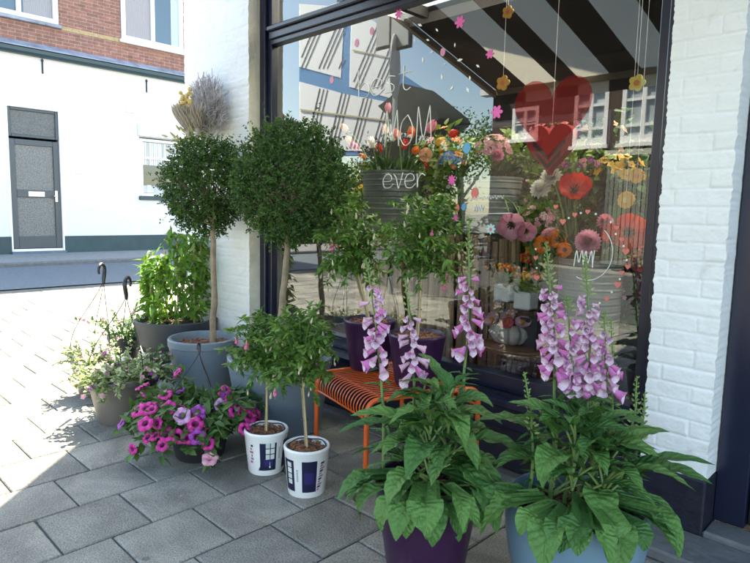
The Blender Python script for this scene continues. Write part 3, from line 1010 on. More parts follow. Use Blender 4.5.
# street tree
LEAFT = leaf_mat('street tree leaf', (.06, .14, .02), (.14, .26, .04), transl=.35)
p = onv(462, 170, 17)
tr = empty('street_tree', (p.x, p.y, 0), 'bright green leafy tree, seen mirrored in the middle of the shop window', 'tree')
b = MB(); b.tube([(0, 0, 0), (.05, 0, 1.2), (0, .1, 2.4), (.2, 0, 3.4)], [.16, .13, .1, .04], 8)
for k in range(7):
    a = k * .9
    b.tube([(0, 0, 1.6 + k * .15), (.6 * math.cos(a), .6 * math.sin(a), 2.3 + k * .15), (1.2 * math.cos(a), 1.2 * math.sin(a), 3.0 + k * .12)], [.06, .04, .015], 5)
b.build('trunk', BARK, tr)
b = MB()
N_ = 5200
cl = rng.normal(size=(46, 3)); cl /= np.linalg.norm(cl, axis=1, keepdims=True); cl *= rng.uniform(.5, 1., (46, 1)) * np.array([1.5, 1.5, 1.25]); cl[:, 2] += 3.4
ps = cl[rng.integers(0, 46, N_)] + rng.normal(size=(N_, 3)) * .27
b.leaves(ps, rng.normal(size=(N_, 3)), rng.normal(size=(N_, 3)) + [0, 0, 1], rng.uniform(.09, .16, N_), .07, rng.random(N_), kind='small')
b.build('crown', LEAFT, tr, smooth=False)

# awning over the window
aw = empty('awning', (-1.2, 2.24, 2.83), 'cream and dark brown striped awning stretched out above the shop window', 'awning')
AWC = mat('cream awning canvas', (.90, .85, .72), rough=.85, bump=.2, bscale=120, transl=.5)
AWD = mat('dark brown awning canvas', (.085, .062, .052), rough=.85, bump=.2, bscale=120, transl=.1)


def awz(y):
    return 2.235 + (2.82 - 2.235) * (y - .16) / (2.24 - .16)


edges = [-3.10, -2.80, -2.52, -2.33, -2.08, -1.84, -1.58, -1.33, -1.07, -.82, -.57, -.30, -.05, .2]
b = MB()
for i, (a, c) in enumerate(zip(edges, edges[1:])):
    mm = 1 if i % 2 == 0 else 0
    ny = 6
    for s_ in range(ny):
        ya, yb = .16 + 2.08 * s_ / ny, .16 + 2.08 * (s_ + 1) / ny
        b.add([(a, ya, awz(ya)), (c, ya, awz(ya)), (c, yb, awz(yb)), (a, yb, awz(yb))], [(0, 1, 2, 3)], 0., mm)
    b.add([(a, .158, awz(.16)), (c, .158, awz(.16)), (c, .15, 2.10), (a, .15, 2.10)], [(0, 1, 2, 3)], 0., mm)
b.build('canvas', [AWC, AWD], aw, world=True, smooth=False)
b = MB()
for x in (-3.12, -1.4, .2):
    b.bar((x, .13, awz(.13) - .03), (x, 2.24, awz(2.24) - .03), .035, .05)
b.bar((-3.14, .14, awz(.14) - .02), (.22, .14, awz(.14) - .02), .05, .05)
b.build('awning_frame', mat('tan awning frame', (.45, .36, .26), rough=.6), aw, world=True)
b = MB(); b.box((-3.16, 2.12, 2.80), (.24, 2.26, 2.95), bev=.02); b.build('cassette', WHITE, aw, world=True)

# ================================================================== plants and pots
def unit(v):
    v = Vector(v)
    return v.normalized() if v.length > 1e-9 else Vector((0, 0, 1))


def rdir(zmin=-1., zmax=1.):
    z = random.uniform(zmin, zmax)
    a = random.uniform(0, 2 * PI)
    r = math.sqrt(max(0, 1 - z * z))
    return Vector((r * math.cos(a), r * math.sin(a), z))


def pot_profile(rb, rt, h, lip=.012, wall=.008, rim=.03, inner=.06):
    """closed wall: outside, rolled rim, inside down to the soil"""
    return [(rb * .96, 0), (rb, .006), (rb + (rt - rb) * .5, h * .5), (rt - lip * .35, h - rim), (rt, h - rim + .004), (rt + .001, h - .006), (rt - .003, h),
            (rt - wall - .003, h), (rt - wall - .005, h - .006), (rt - wall - .012, h - inner), (0.0005, h - inner)]


def soil(mb, r, z, n=180, chip=.012, seed=0):
    rs = random.Random(seed)
    k = 26
    V, F = [(0, 0, z + .008)], []
    for q in (1, 2, 3):
        for j in range(k):
            t_ = 2 * PI * j / k
            rr = r * q / 3
            V.append((rr * math.cos(t_), rr * math.sin(t_), z + .006 + rs.uniform(-.004, .005) - .006 * (q == 3)))
    for j in range(k):
        F.append((0, 1 + j, 1 + (j + 1) % k))
        for q in (0, 1):
            a = 1 + q * k
            F.append((a + j, a + k + j, a + k + (j + 1) % k, a + (j + 1) % k))
    mb.add(V, F, .4)
    for _ in range(n):
        a, rr = rs.uniform(0, 2 * PI), r * math.sqrt(rs.random()) * .95
        c = Vector((rr * math.cos(a), rr * math.sin(a), z + .009))
        d = Vector((rs.uniform(-1, 1), rs.uniform(-1, 1), rs.uniform(-.25, .4))).normalized()
        L = chip * rs.uniform(.5, 1.4)
        mb.bar(c - d * L, c + d * L, chip * rs.uniform(.4, .9), chip * .35, rnd=rs.random())


GREYPOT = mat('blue grey matt plastic', (.15, .195, .24), (.16, .21, .26), rough=.5, nscale=3, namt=.12, bump=.05, bscale=200)
DARKPOT = mat('anthracite plastic', (.035, .042, .052), rough=.5, nscale=3, namt=.15)
PURPLE = mat('aubergine plastic', (.035, .008, .04), (.045, .012, .05), rough=.33, nscale=3, namt=.1)
BLUEBOWL = mat('dusty blue glaze', (.14, .235, .32), (.12, .2, .28), rough=.32, nscale=2.2, namt=.14, bump=.04, bscale=60, spec=.5)
WHITEPOT = mat('white printed plastic', (.78, .78, .79), rough=.3)
TAUPE = mat('taupe plastic', (.22, .19, .16), (.06, .06, .07), rough=.4)

for q_ in (GREYPOT, DARKPOT, PURPLE, BLUEBOWL):
    worn(q_, (.17, .15, .13), 7, .58, 1.0)
    worn(q_, (.20, .18, .15), 55, .70, .86)
TOPI = leaf_mat('box leaf', (.018, .055, .016), (.075, .15, .035), rough=.5, transl=.16, spec=.28)
FUCHL = leaf_mat('fuchsia leaf', (.05, .14, .028), (.20, .33, .065), rough=.4, transl=.3)
CLIMB = leaf_mat('climber leaf', (.07, .20, .02), (.20, .34, .05), rough=.35, transl=.35)
PETL = leaf_mat('petunia leaf', (.05, .115, .03), (.11, .2, .05), rough=.5, transl=.25)
VARI = leaf_mat('variegated leaf', (.14, .22, .05), (.5, .53, .33), rough=.5, transl=.25)
FOXL = leaf_mat('foxglove leaf', (.045, .14, .034), (.125, .265, .062), rough=.5, transl=.2, veins=.5, spec=.4)
FOXY = leaf_mat('yellowing foxglove leaf', (.14, .27, .035), (.19, .3, .05), rough=.5, transl=.3, veins=.3)


# ---------------------------------------------------------------- topiary balls in big grey planters
def topiary(name, loc, label, pr, ph, rb, crown, rad, trunk, n, group):
    """crown: centre in world; rad (rx, rz); trunk: world points"""
    T = empty(name, loc, label, 'potted tree', group)
    lo = Vector(loc)
    b = MB(); b.lathe(pot_profile(rb, pr, ph, lip=.014, wall=.016, rim=.05, inner=.05), 48); b.build('planter', GREYPOT, T)
    b = MB(); soil(b, pr - .03, ph - .055, 260, .016, 3); b.build('soil', TERRA, T)
    P = [Vector(q) - lo for q in trunk]
    c = Vector(crown) - lo
    b = MB()
    k = 14
    pts, rr = [], []
    for i in range(k + 1):
        u = i / k
        if u < .5:
            q = P[0].lerp(P[1], u * 2)
        else:
            q = P[1].lerp(P[2], u * 2 - 1)
        pts.append(q + Vector((noise.noise(q * 9) * .012, noise.noise(q * 9 + Vector((3, 3, 3))) * .012, 0)))
        rr.append(.021 * (1 - .25 * u) * (1 + .12 * noise.noise(q * 25)))
    b.tube(pts, rr, 9)
    tr_ = b.build('trunk', BARK, T)
    b = MB()
    for i in range(60):
        d = rdir(-.6, 1)
        e = c + Vector((d.x * rad[0], d.y * rad[0], d.z * rad[1])) * random.uniform(.75, .98)
        s_ = P[2].lerp(c, random.uniform(0, .8))
        b.tube([s_, s_.lerp(e, .5) + rdir() * .02, e], [.006, .0035, .0015], 4, cap=False)
    b.build('branches', BARK, T)
    b = MB()
    # sprigs: short shoots over an uneven surface, each with leaves, plus leaves in the volume
    ns = int(n / 11)
    d = rng.normal(size=(ns, 3)); d /= np.linalg.norm(d, axis=1, keepdims=True)
    lump = np.array([1 + .10 * noise.noise(Vector(q) * 2.3 + Vector(loc)) + .07 * noise.noise(Vector(q) * 6 + Vector(loc)) for q in d])
    depth = 1 - .5 * rng.random(ns) ** 2.0
    base = d * np.array([rad[0], rad[0], rad[1]]) * (lump * depth)[:, None] + np.array(c)
    sd_ = d + rng.normal(size=(ns, 3)) * .55 + [0, 0, .25]
    sd_ /= np.linalg.norm(sd_, axis=1, keepdims=True)
    k = 11
    sl = rng.uniform(.035, .075, ns) * (1 + 1.1 * (rng.random(ns) < .09))
    u = (np.arange(k) / k)[None, :, None]
    ps = base[:, None, :] + sd_[:, None, :] * sl[:, None, None] * u
    ld = sd_[:, None, :] * .6 + rng.normal(size=(ns, k, 3)) * .75
    nr = d[:, None, :] * .8 + rng.normal(size=(ns, k, 3)) * .7
    young = (rng.random(ns) < .14)[:, None] * .45
    rn = np.clip(young + rng.random(ns)[:, None] * .6 + rng.random((ns, k)) * .45 + .12 * u[:, :, 0] - .05, 0, 1)
    b.leaves(ps.reshape(-1, 3), ld.reshape(-1, 3), nr.reshape(-1, 3), rng.uniform(.015, .025, ns * k), rng.uniform(.009, .014, ns * k), rn.ravel(), kind='small', droop=.1)
    b.build('crown', TOPI, T, smooth=False)
    return T


TG = 'topiary trees in grey planters by the pier'
l1 = (-3.40, 1.905, 0)
topiary('potted_topiary', l1, 'clipped round topiary on a straight slim trunk, farther one at the white corner pier', .215, .335, .17, (-3.485, 1.985, 1.28), (.240, .285),
        [(-3.335, 1.93, .29), (-3.33, 1.95, .65), (-3.36, 1.965, 1.04)], 18000, TG)
l2 = (-2.535, 1.87, 0)
topiary('potted_topiary', l2, 'larger clipped topiary ball in front of the window frame, on a leaning trunk', .275, .385, .215, (-2.555, 1.96, 1.285), (.288, .295),
        [(-2.545, 1.86, .34), (-2.56, 1.90, .65), (-2.56, 1.945, 1.04)], 22000, TG)


# ---------------------------------------------------------------- leafy climber on canes in a dark tub
def climber(loc):
    T = empty('potted_climber', loc, 'bright green leafy climber on bamboo canes in a round anthracite tub', 'potted plant')
    b = MB(); b.lathe(pot_profile(.20, .285, .20, wall=.014, rim=.10, inner=.05), 44); b.lathe([(.205, .002), (.27, .19), (.262, .19), (.20, .002)], 44)
    prof = [(.18, 0), (.19, .005), (.245, .19), (.262, .195), (.285, .345), (.287, .36), (.283, .366), (.272, .366), (.268, .30), (.0005, .30)]
    b = MB(); b.lathe(prof, 44); b.build('tub', DARKPOT, T)
    b = MB(); soil(b, .262, .302, 140, .014, 5); b.build('soil', SOIL, T)
    cn, fo = MB(), MB()
    for i in range(9):
        a = 2 * PI * i / 9 + .3
        x, y = .17 * math.cos(a), .17 * math.sin(a)
        h = random.uniform(.78, .92)
        cn.tube([(x, y, .29), (x * 1.03, y * 1.03, h)], .006, 6)
        # vine round the cane
        pts = []
        top = h - .04 + random.uniform(-.12, .06)
        for k in range(26):
            u = k / 25
            pts.append(Vector((x + .014 * math.cos(u * 22), y + .014 * math.sin(u * 22), .30 + (top - .30) * u)))
        for k in range(5):
            pts.append(pts[-1] + Vector((random.uniform(-.03, .03), random.uniform(-.03, .03), .02 - .012 * k)))
        cn.tube(pts, .0035, 4, m=1)
        N_ = 120
        ps = np.array([pts[min(len(pts) - 1, int(len(pts) * (.12 + .88 * (random.random() ** .72))))] for _ in range(N_)])
        ps = ps + rng.normal(size=(N_, 3)) * .026
        d = rng.normal(size=(N_, 3)) * .8 + np.array([math.cos(a), math.sin(a), -.25]) * .8
        fo.leaves(ps, d, rng.normal(size=(N_, 3)) * .5 + [0, 0, 1], rng.uniform(.05, .10, N_), rng.uniform(.022, .042, N_), np.clip(rng.normal(.5, .25, N_), 0, 1), droop=.35)
    cn.build('canes', [CANE, STEMG], T)
    fo.build('foliage', CLIMB, T)


climber((-3.98, 2.02, 0))


# ---------------------------------------------------------------- flower shapes
def petunia_mesh(name, c_limb, c_throat):
    b = MB()
    n = 30
    prof = [(.002, -.035, 1), (.004, -.02, 1), (.009, -.004, 1), (.016, .002, 0), (.026, .005, 0), (.034, .003, 0), (.037, -.003, 0)]
    V, F = [], []
    for i, (r, z, _) in enumerate(prof):
        for j in range(n):
            t_ = 2 * PI * j / n
            lob = 1 + (.065 * math.cos(5 * t_) + .02 * math.sin(13 * t_) if i > 2 else 0) * (i - 2) / 4
            V.append((r * lob * math.cos(t_), r * lob * math.sin(t_), z + (.004 * math.cos(5 * t_ + 1) + .0045 * math.sin(11 * t_ + 2)) * max(0, i - 3) / 3))
    b.add(V, [], 0)
    for i in range(len(prof) - 1):
        Fq = np.array([(i * n + j, i * n + (j + 1) % n, (i + 1) * n + (j + 1) % n, (i + 1) * n + j) for j in range(n)])
        b.ch.append((Fq, np.array([.5 + .5 * math.cos(5 * 2 * PI * (j + .5) / n) for j in range(n)]), 1 if i < 3 else 0))
    return b.mesh(name, [c_limb, c_throat])


MAG = mat('magenta petal', (.56, .012, .24), (.74, .05, .38), rough=.5, transl=.3, nscale=60, namt=.2)
MAGD = mat('dark magenta throat', (.16, .004, .09), rough=.6, transl=.2)
VIOL = mat('violet petal', (.30, .02, .36), (.45, .08, .5), rough=.5, transl=.3, nscale=60, namt=.2)
LILAC = mat('lilac petal', (.60, .30, .58), (.72, .45, .68), rough=.5, transl=.3)
PINKP = mat('soft pink petal', (.70, .28, .42), (.8, .45, .55), rough=.5, transl=.3)
ROSE = mat('rose petal', (.72, .20, .34), (.82, .42, .52), rough=.5, transl=.25)
WHITP = mat('white petal', (.78, .78, .74), (.8, .8, .7), rough=.5, transl=.25)
REDP = mat('red petal', (.58, .018, .012), (.72, .05, .02), rough=.5, transl=.25)
ORAP = mat('orange petal', (.80, .16, .02), (.85, .3, .04), rough=.5, transl=.25)
YELP = mat('yellow petal', (.80, .45, .03), (.85, .6, .1), rough=.5, transl=.25)
PEACH = mat('peach petal', (.80, .42, .26), (.85, .58, .4), rough=.5, transl=.25)
pet_mag = petunia_mesh('petunia_bloom', MAG, MAGD)
pet_vio = petunia_mesh('violet_petunia_bloom', VIOL, MAGD)
pet_lil = petunia_mesh('lilac_petunia_bloom', LILAC, VIOL)
pet_pnk = petunia_mesh('pink_petunia_bloom', PINKP, ROSE)


def hook_hanger(T, top, rim_pts, hw=1., name='hanger', flip=1):
    """three plastic strands that meet under a hook; local coordinates"""
    b = MB()
    top = Vector(top)
    for q in rim_pts:
        q = Vector(q)
        P = []
        for i in range(9):
            u = i / 8
            v = q.lerp(top, u)
            out = Vector((q.x - top.x, q.y - top.y, 0))
            P.append(v + out * .42 * math.sin(PI * u) * (1 - u) + Vector((0, 0, 0)))
        b.tube(P, .0022, 5)
    h = b.build(name, BLACKP, T)
    b = MB()
    side = Vector((cy, -sy, 0)) * flip   # hook opens across the view
    P = [top + Vector((0, 0, -.015)), top + Vector((0, 0, .012)) + side * .002, top + Vector((0, 0, .03)) + side * .008]
    for i in range(15):
        a = -.5 + (PI * 1.30) * i / 14
        P.append(top + Vector((0, 0, .066)) + side * (.040 * math.cos(a) - .022) + Vector((0, 0, .038 * math.sin(a))))
    P = [top + (q - top) * hw for q in P]
    b.tube(P, [r_ * hw for r_ in [.009, .012, .0125] + [.0125 - .0004 * i for i in range(15)]], 8)
    b.build('hook', BLACKP, h)
    return h


def trailing(mb_s, mb_l, rb, z0, n, length, spread, leafL, leafW, drop=1., lm=0, per=26, zup=.5):
    """shoots from the pot mouth that rise and fall over the rim; returns shoot points"""
    out = []
    for i in range(n):
        a = random.uniform(0, 2 * PI)
        r0 = rb * math.sqrt(random.random())
        p = Vector((r0 * math.cos(a), r0 * math.sin(a), z0))
        el = random.uniform(.15, 1.2) * zup
        v = Vector((math.cos(a + random.uniform(-.5, .5)) * spread, math.sin(a + random.uniform(-.5, .5)) * spread, el)).normalized()
        L = length * random.uniform(.45, 1.)
        P = [p.copy()]
        k = 10
        for q in range(k):
            v = (v + Vector((0, 0, -.16 * drop)) + rdir() * .12).normalized()
            p = p + v * L / k
            if p.z < .02:
                p.z = .02 + random.uniform(0, .02)
            P.append(p.copy())
        mb_s.tube(P, [.0028] * 6 + [.0015] * (k + 1 - 6), 4, cap=False)
        ps, ds, nn_ = [], [], []
        for q in range(per):
            u = (q + .5) / per * k
            i0 = min(k - 1, int(u)); c_ = P[i0].lerp(P[i0 + 1], u - i0)
            t_ = P[i0 + 1] - P[i0]
            o = rdir(-.3, 1)
            ps.append(c_); ds.append(t_.normalized() * .5 + o); nn_.append(Vector((0, 0, 1)) + rdir() * .6)
        mb_l.leaves(ps, ds, nn_, rng.uniform(.7, 1.25, per) * leafL, rng.uniform(.7, 1.2, per) * leafW, np.clip(rng.normal(.45, .28, per), 0, 1), m=lm, droop=.3)
        out.append(P)
    return out


# big petunia basket
def petunia_basket(loc):
    T = empty('petunia_basket', loc, 'hanging basket on the paving overflowing with magenta petunias', 'flower basket')
    b = MB(); b.lathe(pot_profile(.11, .15, .20, inner=.02), 32); b.build('basket', BLACKP, T)
    s_, l_ = MB(), MB()
    sh = trailing(s_, l_, .11, .19, 120, .275, .95, .054, .032, drop=1.1, per=26, zup=1.5)
    s_.build('stems', STEMG, T); l_.build('foliage', PETL, T)
    hook_hanger(T, (-.05, .03, .47), hw=.48, rim_pts= [(.13, 0, .20), (-.075, .11, .20), (-.065, -.12, .20)], flip=-1)
    k = 0
    camd = Vector((.88, -.47, 0))
    placed = []
    for tries in range(1500):
        if k >= 78:
            break
        P = random.choice(sh)
        q = P[random.choice([3, 4, 5, 6, 7, 8, 9, 10])]
        o = Vector((q.x, q.y, 0))
        if o.dot(camd) < -.05 and q.z < .26:
            continue
        d = (unit(o) * .75 + camd * .35 + Vector((0, 0, random.uniform(.1, 1.3))) + rdir() * .5)
        c_ = q + unit(d) * random.uniform(.022, .04)
        if c_.z < .03:
            continue
        if any((c_ - z_).length < .034 for z_ in placed):
            continue
        placed.append(c_)
        me = pet_mag if random.random() < .74 else (pet_vio if random.random() < .55 else pet_lil if random.random() < .5 else pet_pnk)
        inst('flower', me, T, c_, d, random.uniform(0, 6), random.uniform(.68, 1.0))
        k += 1
    return T


petunia_basket((-2.47, 1.36, 0))


# small four- or five-petal blossom
def blossom_mesh(name, m1, n=5, r=.013, m2=None, cup=.25):
    b = MB()
    for k in range(n):
        a = 2 * PI * k / n
        d = np.array([[math.cos(a), math.sin(a), cup]])
        b.leaves([(0, 0, 0)], d, [(-math.cos(a) * cup, -math.sin(a) * cup, 1)], r, r * .95, random.random(), droop=.1, fold=-.1)
    b.ball((0, 0, .001), r * .2, 6, 4, m=1)
    return b.mesh(name, [m1, m2 or YELP])


bl_white = blossom_mesh('white_blossom', WHITP)
bl_lilac = blossom_mesh('lilac_blossom', LILAC)
bl_pink = blossom_mesh('pink_blossom', PINKP)
bl_rose = blossom_mesh('rose_blossom', ROSE)
bl_viol = blossom_mesh('violet_blossom', VIOL)
bl_yel = blossom_mesh('yellow_blossom', YELP, m2=ORAP)


def hanging_basket(loc, label, rb, rt, h, hook_top, leafm, blooms, nb, nsh, length, flip=1, lsize=(.03, .02), group=None, potm=TAUPE, hanger=True, zup=1.6, drop=.95):
    T = empty('hanging_basket', loc, label, 'flower basket', group)
    b = MB(); b.lathe(pot_profile(rb, rt, h, inner=.02), 32, rnd=.35); b.build('basket', potm, T)
    s_, l_ = MB(), MB()
    sh = trailing(s_, l_, rt * .8, h - .02, nsh, length, .9, lsize[0], lsize[1], drop=drop, per=24, zup=zup)
    s_.build('stems', STEMG, T); l_.build('foliage', leafm, T)
    if hanger:
        tp = Vector(hook_top) - Vector(loc)
        hook_hanger(T, tp, [(rt * math.cos(a), rt * math.sin(a), h - .01) for a in (PI + .85, .9, PI * .55 + .85)], flip=flip)
    for i in range(nb):
        P = random.choice(sh)
        q = P[random.choice([5, 6, 7, 8, 9, 10])]
        d = Vector((.5, -.4, .6)) + rdir() * .9
        inst('flower', random.choice(blooms), T, q + unit(d) * .012, d, random.uniform(0, 6), random.uniform(.8, 1.35))
    return T


HG = 'hanging baskets standing on the sunny paving'
hanging_basket((-3.735, 1.335, 0), 'hanging basket with white bacopa, farthest out in the sun under a curved black hook', .07, .115, .23, (-3.665, 1.40, .70), VARI, [bl_white, bl_white, bl_lilac], 80, 50, .16, drop=.6, zup=2.0, flip=-1,
               lsize=(.022, .015), group=HG)
hanging_basket((-3.185, 1.265, 0), 'hanging basket of yellow green trailing leaves with lilac flowers, nearest the petunias', .095, .14, .235, (-3.225, 1.35, .66), VARI,
               [bl_lilac, bl_viol, bl_pink, bl_white], 70, 84, .19, drop=.75, zup=1.9, lsize=(.03, .02), group=HG, flip=1)
hanging_basket((-3.36, 1.46, 0), 'low pot of purple flowers between the hanging baskets and the tub', .08, .12, .18, None, PETL, [bl_viol, bl_lilac, bl_pink], 110, 60, .26, hanger=False,
               lsize=(.03, .018), potm=DARKPOT)
hanging_basket((-4.30, 1.78, 0), 'pot of tall pale pink flowers beside the anthracite tub', .08, .12, .22, None, PETL, [bl_pink, bl_rose, bl_white], 90, 40, .34, zup=2.4, drop=.7, hanger=False,
               lsize=(.03, .018), potm=DARKPOT)


# ---------------------------------------------------------------- fuchsia standards
def bud_mesh(name, m1, m2, open_=False):
    b = MB()
    b.tube([(0, 0, 0), (.002, 0, -.012), (0, 0, -.024)], [.0007, .0007, .0009], 5, m=1)
    pr = [(.0012, -.024), (.0026, -.028), (.0022, -.034), (.0042, -.042), (.0052, -.05), (.0038, -.058), (.0004, -.066)]
    b.lathe([(r_ * 1.12, -.024 + (z_ + .024) * .72) for r_, z_ in pr], 8)
    if open_:
        for k in range(4):
            a = k * PI / 2
            b.leaves([(0, 0, -.042)], [(math.cos(a), math.sin(a), -.1)], [(0, 0, 1)], .024, .009, .6)
        b.lathe([(.003, -.044), (.010, -.055), (.011, -.064), (.009, -.068)], 10, rnd=1, m=0)
        for k in range(4):
            b.tube([(0, 0, -.06), (.002 * math.cos(k * 1.6), .002 * math.sin(k * 1.6), -.085)], .0005, 3)
    return b.mesh(name, [m1, m2])


BUDM = mat('fuchsia bud', (.62, .55, .36), (.75, .42, .42), rough=.4, transl=.2)
bud_a = bud_mesh('closed_fuchsia_bud', BUDM, STEMG)
bud_o = bud_mesh('open_fuchsia_bloom', mat('fuchsia sepals', (.72, .30, .36), (.72, .18, .32), rough=.4, transl=.25), STEMG, True)
LABELB = mat('dark blue print', (.012, .014, .05), (.03, .03, .12), rough=.3)
LABELI = mat('indigo print', (.028, .022, .13), rough=.3)
LABELP = mat('pink print', (.55, .12, .30), rough=.35)
LABELG = mat('grey print', (.25, .26, .28), rough=.35)
LABELK = mat('near white print', (.72, .74, .74), (.30, .42, .34), rough=.35)


def patch(mb, prof, a0, a1, z0, z1, lift, m=0, rnd=0., nu=8, skew=0., top_pull=0.):
    """a printed area that follows the pot wall (radius r(z))"""
    nz = 4
    V, F = [], []
    for i in range(nz + 1):
        z = z0 + (z1 - z0) * i / nz
        for j in range(nu + 1):
            a = a0 + (a1 - a0) * j / nu + skew * (i / nz) ** 2
            if j == 0:
                a += top_pull * math.sin(i / nz * PI * .5)
            r = prof(z) + lift
            V.append((r * math.cos(a), r * math.sin(a), z))
    for i in range(nz):
        for j in range(nu):
            F.append((i * (nu + 1) + j, i * (nu + 1) + j + 1, (i + 1) * (nu + 1) + j + 1, (i + 1) * (nu + 1) + j))
    mb.add(V, F, rnd, m)


def fuchsia(loc, label, rb, rt, h, potm, crown, rx, rz, sp, nt_, nb, group, printed=0, droop=.9, cane=True, bloom=0.06, tagged=False):
    T = empty('potted_fuchsia', loc, label, 'potted plant', group)
    lo = Vector(loc)
    b = MB()
    b.lathe(pot_profile(rb, rt, h, lip=.006, wall=.004, rim=.022, inner=.018), 40)
    pt = b.build('pot', potm, T)
    fa = math.atan2(-lo.y, -lo.x)          # towards the street
    if printed:
        lp = MB()
        pf = lambda z: rb + (rt - .0021 - rb) * z / (h - .022)
        z0, z1 = h * .14, h * .80
        s_ = 1 if printed == 1 else -1
        if printed == 1:
            patch(lp, pf, fa - .42, fa + .50, z0, z1, .0008, 0, 0., top_pull=.45)
            patch(lp, pf, fa - .1, fa + .35, z0 + .02, z0 + .055, .0014, 1)
            for i in range(2):
                for j in range(3):
                    a = fa - .02 + i * .23
                    patch(lp, pf, a, a + .19, z0 + .052 + j * .026, z0 + .074 + j * .026, .002, 4, random.random(), nu=3)
            patch(lp, pf, fa + .15, fa + .22, z0 + .012, z0 + .02, .002, 4, 0, nu=3); patch(lp, pf, fa + .175, fa + .195, z0 + .012, z0 + .04, .002, 4, 0, nu=2)
            for i in range(9):
                patch(lp, pf, fa + .62 , fa + .72, z0 + .05 + i * .006, z0 + .053 + i * .006, .0012, 3, 0, nu=2)
            for i in range(6):
                patch(lp, pf, fa - .88 + .05 * (i % 3), fa - .72 + .06 * (i % 2), z0 + .03 + i * .015, z0 + .04 + i * .015, .0012, (2, 3, 0)[i % 3], 0, nu=3)
            patch(lp, pf, fa + .9, fa + 1.5, z0, z1, .0008, 0, 0.)
        else:
            patch(lp, pf, fa - .22, fa + .48, z0, z1, .0008, 0, 0., top_pull=0)
            patch(lp, pf, fa - .12, fa + .34, z0 + .035, z0 + .085, .0014, 1)
            patch(lp, pf, fa - 1.25, fa - .62, z0, z1, .0008, 0)
            for j in range(4):
                patch(lp, pf, fa - 1.0, fa - .74, z0 + .03 + j * .024, z0 + .05 + j * .024, .002, 4, random.random(), nu=3)
            for i in range(9):
                patch(lp, pf, fa - .50, fa - .40, z0 + .045 + i * .006, z0 + .048 + i * .006, .0012, 3, 0, nu=2)
            for i in range(11):
                patch(lp, pf, fa + .50 + .025 * i * .6, fa + .62 + .06 * (i % 3) + .02 * i, z0 + .004 + i * .011, z0 + .012 + i * .011, .0012, (2, 0, 3)[i % 3], 0, nu=3, skew=.06)
        lp.build('label_print', [LABELB, LABELI, LABELP, LABELG, LABELK], pt)
    if tagged:
        b = MB()
        a = fa + .12
        r = rb + (rt - rb) * .62 + .004
        V = []
        for (da, z, lift) in ((-.09, h * .92, .002), (.09, h * .92, .002), (.10, h * .50, .010), (-.08, h * .50, .010)):
            V.append(((r + lift) * math.cos(a + da), (r + lift) * math.sin(a + da), z))
        b.add(V, [(0, 1, 2, 3)], 0)
        V2 = [(q[0] * 1.006, q[1] * 1.006, q[2]) for q in V]
        c_ = [Vector(V2[0]).lerp(Vector(V2[1]), .2), Vector(V2[0]).lerp(Vector(V2[1]), .8), Vector(V2[3]).lerp(Vector(V2[2]), .8), Vector(V2[3]).lerp(Vector(V2[2]), .2)]
        b.add([c_[0].lerp(c_[3], .45), c_[1].lerp(c_[2], .45), c_[1].lerp(c_[2], .8), c_[0].lerp(c_[3], .8)], [(0, 1, 2, 3)], 0, 1)
        b.build('plant_tag', [WHITEPOT, LABELP], pt)
    b = MB(); soil(b, rt - .012, h - .022, 150, .009, int(abs(lo.x) * 100)); b.build('soil', TERRA, T)
    if printed:   # black drip ring on the chips
        b = MB()
        b.tube([((rt - .016) * math.cos(q * PI / 12), (rt - .016) * math.sin(q * PI / 12), h - .006 + .003 * math.sin(q * 1.3)) for q in range(24)], .0028, 5, closed=True)
        b.tube([(-.06, .01, h - .008), (-.02, -.01, h + .002), (.03, .02, h - .004), (.07, .0, h - .008)], .0022, 4)
        b.build('drip_ring', BLACKP, T)
    c = Vector(crown) - lo
    base = Vector((0, 0, h - .02))
    top = Vector((c.x, c.y, c.z - rz * .35))
    b = MB()
    pts = [base.lerp(top, i / 8) + Vector((noise.noise(Vector((i * .6, lo.x, 0))) * .006, noise.noise(Vector((i * .6, lo.y, 4))) * .006, 0)) for i in range(9)]
    b.tube(pts, [.0075 * (1 - .04 * i) for i in range(9)], 7)
    b.tube([base + Vector((.011, -.006, 0)), top + Vector((.009, -.005, .06))], .0042, 6, m=1)
    for q in (.35, .8):
        p_ = base.lerp(top, q)
        b.tube([p_ + Vector((.016 * math.cos(t_), .012 * math.sin(t_), 0)) for t_ in np.linspace(0, 2 * PI, 9)[:-1]], .0012, 4, closed=True, m=2)
    b.build('trunk', [BARK, CANE, BLACKP], T)
    tw, lf = MB(), MB()
    tips = []
    for i in range(nt_):
        d = rdir(-.85, 1)
        s_ = base.lerp(top, random.uniform(.72, 1.)) + Vector((0, 0, random.uniform(0, .5) * rz * max(0, d.z + .2)))
        e = c + Vector((d.x * rx, d.y * rx, d.z * rz)) * random.uniform(.55, 1.12)
        sag = Vector((0, 0, -random.uniform(0, .03) * droop))
        P = [s_, s_.lerp(e, .35) + Vector((0, 0, .022)), s_.lerp(e, .7) + Vector((0, 0, .018)), e + sag * .5, e + unit(d) * .02 + sag]
        tw.tube(P, [.003, .0022, .0017, .0013, .001], 4, cap=False)
        per = 22
        ps, ds, ns_ = [], [], []
        for q in range(per):
            u = .12 + .88 * (q + .5) / per
            x = u * 4; i0 = min(3, int(x)); p_ = P[i0].lerp(P[i0 + 1], x - i0)
            o = rdir(-.6, .8)
            ps.append(p_); ds.append(o + (P[i0 + 1] - P[i0]).normalized() * .5 + Vector((0, 0, -.05))); ns_.append(Vector((0, 0, 1)) + rdir() * .55)
        lf.leaves(ps, ds, ns_, rng.uniform(.022, .044, per), rng.uniform(.012, .021, per), np.clip(rng.normal(.45, .27, per), 0, 1), droop=.3)
        tips.append(P)
    tw.build('branches', STEMG, T); lf.build('foliage', FUCHL, T)
